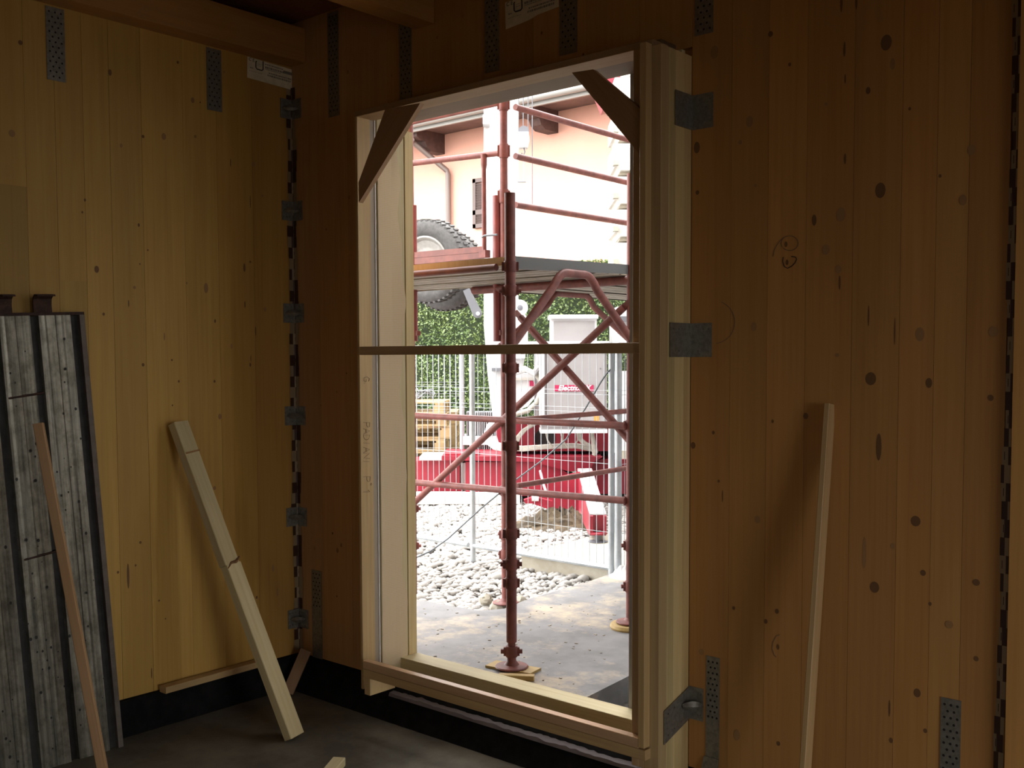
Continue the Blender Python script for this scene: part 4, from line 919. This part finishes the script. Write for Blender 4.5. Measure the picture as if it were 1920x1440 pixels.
# switch cabinets
cab = CP('switch_cabinet', [(1014, 652), (1138, 652), (1138, 811), (1014, 811)], 10.5, .42, M['cab_grey'])
CB('cabinet_side', 1011, 655, 1021, 796, 10.46, .1, M['crane_white'], cab); CB('cabinet_foot', 1013, 806, 1139, 812, 10.47, .4, M['crane_white'], cab)
CB('cabinet_roof', 980, 640, 1142, 649, 10.45, .5, M['crane_white'], cab)
CB('cabinet_door', 1026, 660, 1134, 800, 10.485, .03, M['cab_grey'], cab)
ub = CB('upper_cabinet', 1033, 595, 1119, 650, 10.6, .4, M['crane_white']); CB('upper_roof', 1030, 590, 1122, 597, 10.56, .48, M['crane_white'], ub)
CB('upper_door', 1038, 602, 1115, 640, 10.59, .02, M['cab_grey'], ub)
sg_ = CB('sign_plate', 1040, 722, 1113, 733.5, 10.478, .006, M['logo_red'], cab)
tx, tz = LP(1076.5, 727.7, 10.474)
text('sign_lettering', 'Electron-X', .0735, YM @ basis((tx, 10.475, tz), (1, 0, 0), (0, 0, 1)), M['sign_white'], cab, .25, .001, .0016)
CB('warning_sticker', 1114, 780, 1123, 790, 10.478, .005, M['orange'], cab); CB('warning_sticker', 1112, 789, 1125, 794, 10.478, .005, M['sign_white'], cab)
MB().lathe([(.008, 0), (.008, .006)], 10, Matrix.Translation((*[LP(1126, 691, 10.48)[0], 10.484], LP(1126, 691, 10.48)[1])) @ Matrix.Rotation(math.radians(90), 4, 'X')).build('lock', M['steel'], cab, YM)
# hoist motor cover and hoses
mc = CP('motor_cover', [(945, 700), (1000, 700), (1003, 705), (1004, 730), (1001, 748), (990, 762), (975, 768), (945, 768)], 10.8, .35, M['crane_white'])
CB('cover_band', 945, 708, 1001, 713, 10.78, .05, M['ballast'], mc); CP('reflector', [(993, 714), (999, 714), (1005, 724), (993, 724)], 10.77, .03, M['logo_red'], mc)
CT('motor_bracket', [(945, 704, 10.7), (985, 692, 10.7), (1000, 700, 10.7), (1010, 690, 10.8)], .035, M['crane_white']); CB('mast_side_block', 945, 660, 985, 672, 11.0, .2, M['crane_white'])
CT('hose', [(1004, 700, 10.75), (1013, 712, 10.75), (1014, 735, 10.75), (1006, 755, 10.75), (990, 770, 10.75), (968, 776, 10.75), (945, 776, 10.75)], .028, M['cable'], n=10)
CT('hose', [(930, 792, 10.9), (920, 800, 10.9), (915, 815, 10.9), (918, 828, 10.9), (928, 836, 10.9), (950, 840, 10.9)], .045, M['sign_white'], n=10)
CT('mast_strut', [(1008, 660, 11.2), (1008, 790, 11.2)], .035, M['crane_white'])
for i in range(5):
    k = i*1.7; CT('supply_cable', [(965+k, 830, 11.0), (968+k, 820, 11.0), (980+k, 806, 11.0), (997+k, 796, 11.0), (1006+k, 793, 11.05)], .011, M['cable'], n=6)
    CT('supply_cable', [(960, 836+k, 11.0), (980, 838+k, 10.95), (1010, 836+k*.8, 10.9), (1040, 834+k*.8, 10.9), (1080, 833+k*.8, 10.9), (1110, 838+k, 10.9)], .013, M['cable'], n=6)
    CT('supply_cable', [(1082+k, 812, 10.75), (1083+k, 822, 10.75), (1090+k*1.4, 830, 10.75), (1104+k*1.2, 836, 10.8), (1112+k*.6, 848, 10.8)], .009, M['cable'], n=6)
for x0 in (1024, 1052): CT('supply_cable', [(x0, 812, 10.75), (x0+3, 826, 10.75), (x0+12, 838, 10.75), (x0+24, 838, 10.75), (x0+31, 826, 10.75), (x0+32, 812, 10.75)], .009, M['cable'], n=6)
CT('cable_boot', [(1110, 812, 10.75), (1113, 830, 10.75), (1116, 848, 10.75), (1113, 854, 10.75)], [.022, .026, .032, .02], M['cable'], n=8)
CT('bowed_pipe', [(1013, 883, 10.4), (1018, 905, 10.2), (1026, 928, 10.0)], .012, M['sign_white'])
CP('beacon_bracket', [(982, 938), (1000, 932), (1036, 940), (1036, 944), (985, 944)], 9.9, .1, M['crane_red']); CT('lamp', [(997, 934, 9.9), (1010, 934, 9.9)], .03, M['sign_white'])
# ribbed grey casing behind the mast
for y0, y1 in ((773, 816), (833, 856)):
    rb_ = CB('ribbed_casing', 874, y0, 968, y1, 11.9, .3, M['steel']); mb = MB()
    for k in range(24):
        xa = LP(875+k*4, 800, 11.88)[0]; mb.box((xa, 11.86, LP(900, y1, 11.88)[1]), (xa+.011, 11.91, LP(900, y0, 11.88)[1]))
    tag(mb.build('ribs', M['fence'], rb_, YM), kind='stuff')
CB('casing_tray', 868, 818, 968, 834, 11.8, .4, M['crane_white'])
# stacked ballast slabs on the right of the slewing platform
y = 505
for i in range(6):
    t_ = CP('ballast_slab', [(1153, y-50), (1240, y-50), (1240, y), (1164, y), (1158, y-8), (1153, y-8)], 10.0, .7, M['ballast'])
    CB('lifting_lug', 1150, y-19, 1160, y-10, 9.95, .1, M['concrete'], t_); CP('lower_lip', [(1166, y-2), (1240, y-2), (1240, y+9), (1160, y+9)], 10.08, .6, M['concrete'], t_)
    y -= 62
CB('ballast_frame', 1157, 575, 1260, 648, 10.2, .8, M['crane_white']); CB('ballast_beam', 1157, 593, 1260, 602, 10.1, .1, M['steel'])
CB('ballast_tank', 1163, 697, 1260, 858, 9.9, .8, M['crane_white']); CB('tank_foot', 1166, 845, 1260, 860, 9.85, .8, M['concrete']); CB('rear_plate', 1150, 780, 1166, 848, 10.9, .5, M['crane_red'])
CP('jib_foot', [(1120, 120), (1163, 120), (1163, 186), (1134, 195), (1120, 160)], 11.0, .5, M['crane_red'])

# ================================================================== PALLETS
pg = 'pallets stacked behind the crane'
def pallet(px, py, dist, w, rot, label):
    x_, z_ = LP(px, py, dist); root = thing('pallet', YM @ Vector((x_, dist, z_)), label, 'pallet', pg)
    R = YM @ Matrix.Translation((x_, dist, z_)) @ Matrix.Rotation(rot, 4, 'Z')
    for k in range(5): B('deck_board', (-w/2, -.4+.175*k, .122), (w/2, -.4+.175*k+.1, .144), M['pallet'], root, R)
    for k in (-1, 0, 1):
        B('cross_board', (k*(w/2-.05)-.05, -.4, .1), (k*(w/2-.05)+.05, .4, .122), M['pallet'], root, R)
        for q in (-.4, 0, .4-.1): B('block', (k*(w/2-.06)-.06, q, .022), (k*(w/2-.06)+.06, q+.1, .1), M['pallet'], root, R)
    for q in (-.4, -.05, .3): B('skid', (-w/2, q, 0), (w/2, q+.1, .022), M['pallet'], root, R)
    return root
ords5 = ['bottom', 'second', 'middle', 'fourth', 'topmost']
ords = ['bottom', 'second', 'third', 'fourth', 'fifth', 'topmost']
for i in range(5):
    pallet(803+random.uniform(-2, 2), 874-20.9*i, 13.4, .80, random.uniform(-.03, .03), '%s pallet of the right pallet stack, pale wood, behind the crane beam' % ords5[i])
for i in range(6):
    pallet(768+random.uniform(-4, 4), 886-22.6*i, 12.45, .95, .0+random.uniform(-.05, .05), '%s pallet of the left pallet stack, beside the window jamb' % ords[i])
# grey tangle of bent steel lying on the pallets
tg = MB(); r_ = random.Random(3)
for k in range(14):
    x0 = r_.uniform(765, 806); P = [LP(x0+r_.uniform(-14, 14), 752-r_.uniform(0, 24), 12.8+r_.uniform(-.2, .2)) for _ in range(4)]
    tg.tube([(p[0], 12.8+r_.uniform(-.15, .15), p[1]) for p in P], .007, 5)
o = tg.build('scrap_steel', M['steel'], None, YM); tag(o, 'tangle of bent grey steel bars on top of the left pallet stack', 'scrap steel')

# ================================================================== HEDGE
HD0, HD1 = 8.0, 8.9
HM = Matrix.Identity(4)
hg = thing('hedge', Vector((-5, 8.45, 0)), 'tall clipped green hedge behind the crane and pallets', 'hedge')
hx0, hx1, hz1 = -13., 1.5, 3.0
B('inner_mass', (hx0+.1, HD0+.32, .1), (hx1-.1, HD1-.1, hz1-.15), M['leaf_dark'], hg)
n = 100000; r_ = np.random.default_rng(12)
cx = r_.uniform(hx0, hx1, n); cz_ = r_.uniform(.1, hz1, n); bl = .13*np.sin(cx*2.1)*np.sin(cz_*2.7)+.06*np.sin(cx*6+cz_*5); cy = HD0+.1-bl*.6+r_.exponential(.10, n)
top = r_.uniform(size=n) < .15; cz_[top] = hz1-r_.exponential(.05, top.sum()); cy[top] = r_.uniform(HD0, HD1, top.sum())
d1_ = r_.normal(size=(n, 3)); d1_ /= np.linalg.norm(d1_, axis=1)[:, None]; e_ = r_.normal(size=(n, 3)); d2_ = np.cross(d1_, e_); d2_ /= np.linalg.norm(d2_, axis=1)[:, None]
s_ = r_.uniform(.014, .032, n)[:, None]; c_ = np.stack([cx, cy, cz_], 1)
V = np.stack([c_-d1_*s_, c_+d2_*s_*.5, c_+d1_*s_, c_-d2_*s_*.5], 1).reshape(-1, 3)
tag(bulk('foliage', M['leaf'], V, np.arange(4*n).reshape(n, 4), hg, False), kind='stuff')

# ================================================================== NEIGHBOUR'S HOUSE
HYW = 10.3; HYE = 9.5
hs_ = thing('house', (-7, HYW, 0), 'salmon plastered house with dark eaves brackets behind the crane', 'house')
ze = HY(920, 203, HYE).z
B('facade', (-20, HYW, -.2), (5, HYW+6, ze-.01), M['plaster'], hs_)
rf = MB(); rf.prism([(HYE-.05, ze-.02), (HYE-.05, ze+.10), (HYE+6, ze+2.2), (HYE+6, ze+2.0), (HYW, ze+.22), (HYE+.02, ze-.02)], -20.5, 5.5, 'x'); rf.build('roof', M['rooftile'], hs_)
B('soffit', (-20.4, HYE+.02, ze-.03), (5.4, HYW+.1, ze+.02), M['soffit'], hs_)
T('gutter', [(-20.5, HYE-.10, ze+.0), (5.5, HYE-.10, ze+.0)], .075, M['gutter'], hs_, n=12); B('fascia', (-20.4, HYE-.02, ze-.12), (5.4, HYE+.03, ze+.06), M['gutter'], hs_)
for i, (px, py) in enumerate(((800, 262), (1012, 236), (1210, 208), (600, 290))):
    xw = HY(px, py, HYE+.45).x
    mb = MB(); mb.prism([(HYW, ze-.03), (HYE+.10, ze-.03), (HYE+.10, ze-.17), (HYE+.20, ze-.22), (HYE+.30, ze-.22), (HYE+.36, ze-.32), (HYE+.46, ze-.38), (HYW, ze-.38)], xw-.11, xw+.11, 'x')
    mb.build('eaves_bracket', M['brown_wood'], hs_)
P = [HY(772, 262, HYE+.1), HY(776, 268, HYE+.2), HY(838, 320, HYW-.08), HY(840, 328, HYW-.08), HY(841, 410, HYW-.08)]; P.append(Vector((P[-1].x, P[-1].y, .2)))
T('downpipe', P, .05, M['pipe'], hs_, n=10)
sa, sb = HY(887, 336, HYW-.04), HY(925, 424, HYW-.04)
sh_ = B('window_shutter', (sa.x, HYW-.06, sb.z), (sa.x+.07, HYW-.01, sa.z), M['shutter'], hs_); x1 = sa.x+.62
for a_, b_ in (((x1-.07, sb.z), (x1, sa.z)), ((sa.x, sa.z-.07), (x1, sa.z)), ((sa.x, sb.z), (x1, sb.z+.07)), ((sa.x, (sa.z+sb.z)/2-.2), (x1, (sa.z+sb.z)/2-.12))):
    B('shutter_rail', (a_[0], HYW-.06, a_[1]), (b_[0], HYW-.01, b_[1]), M['shutter'], sh_)
z_ = sb.z+.08
while z_ < sa.z-.08:
    MB().box((sa.x+.06, -.004, -.022), (x1-.06, .004, .022), Matrix.Translation((0, HYW-.035, z_)) @ Matrix.Rotation(.6, 4, 'X')).build('slat', M['shutter'], sh_); z_ += .045
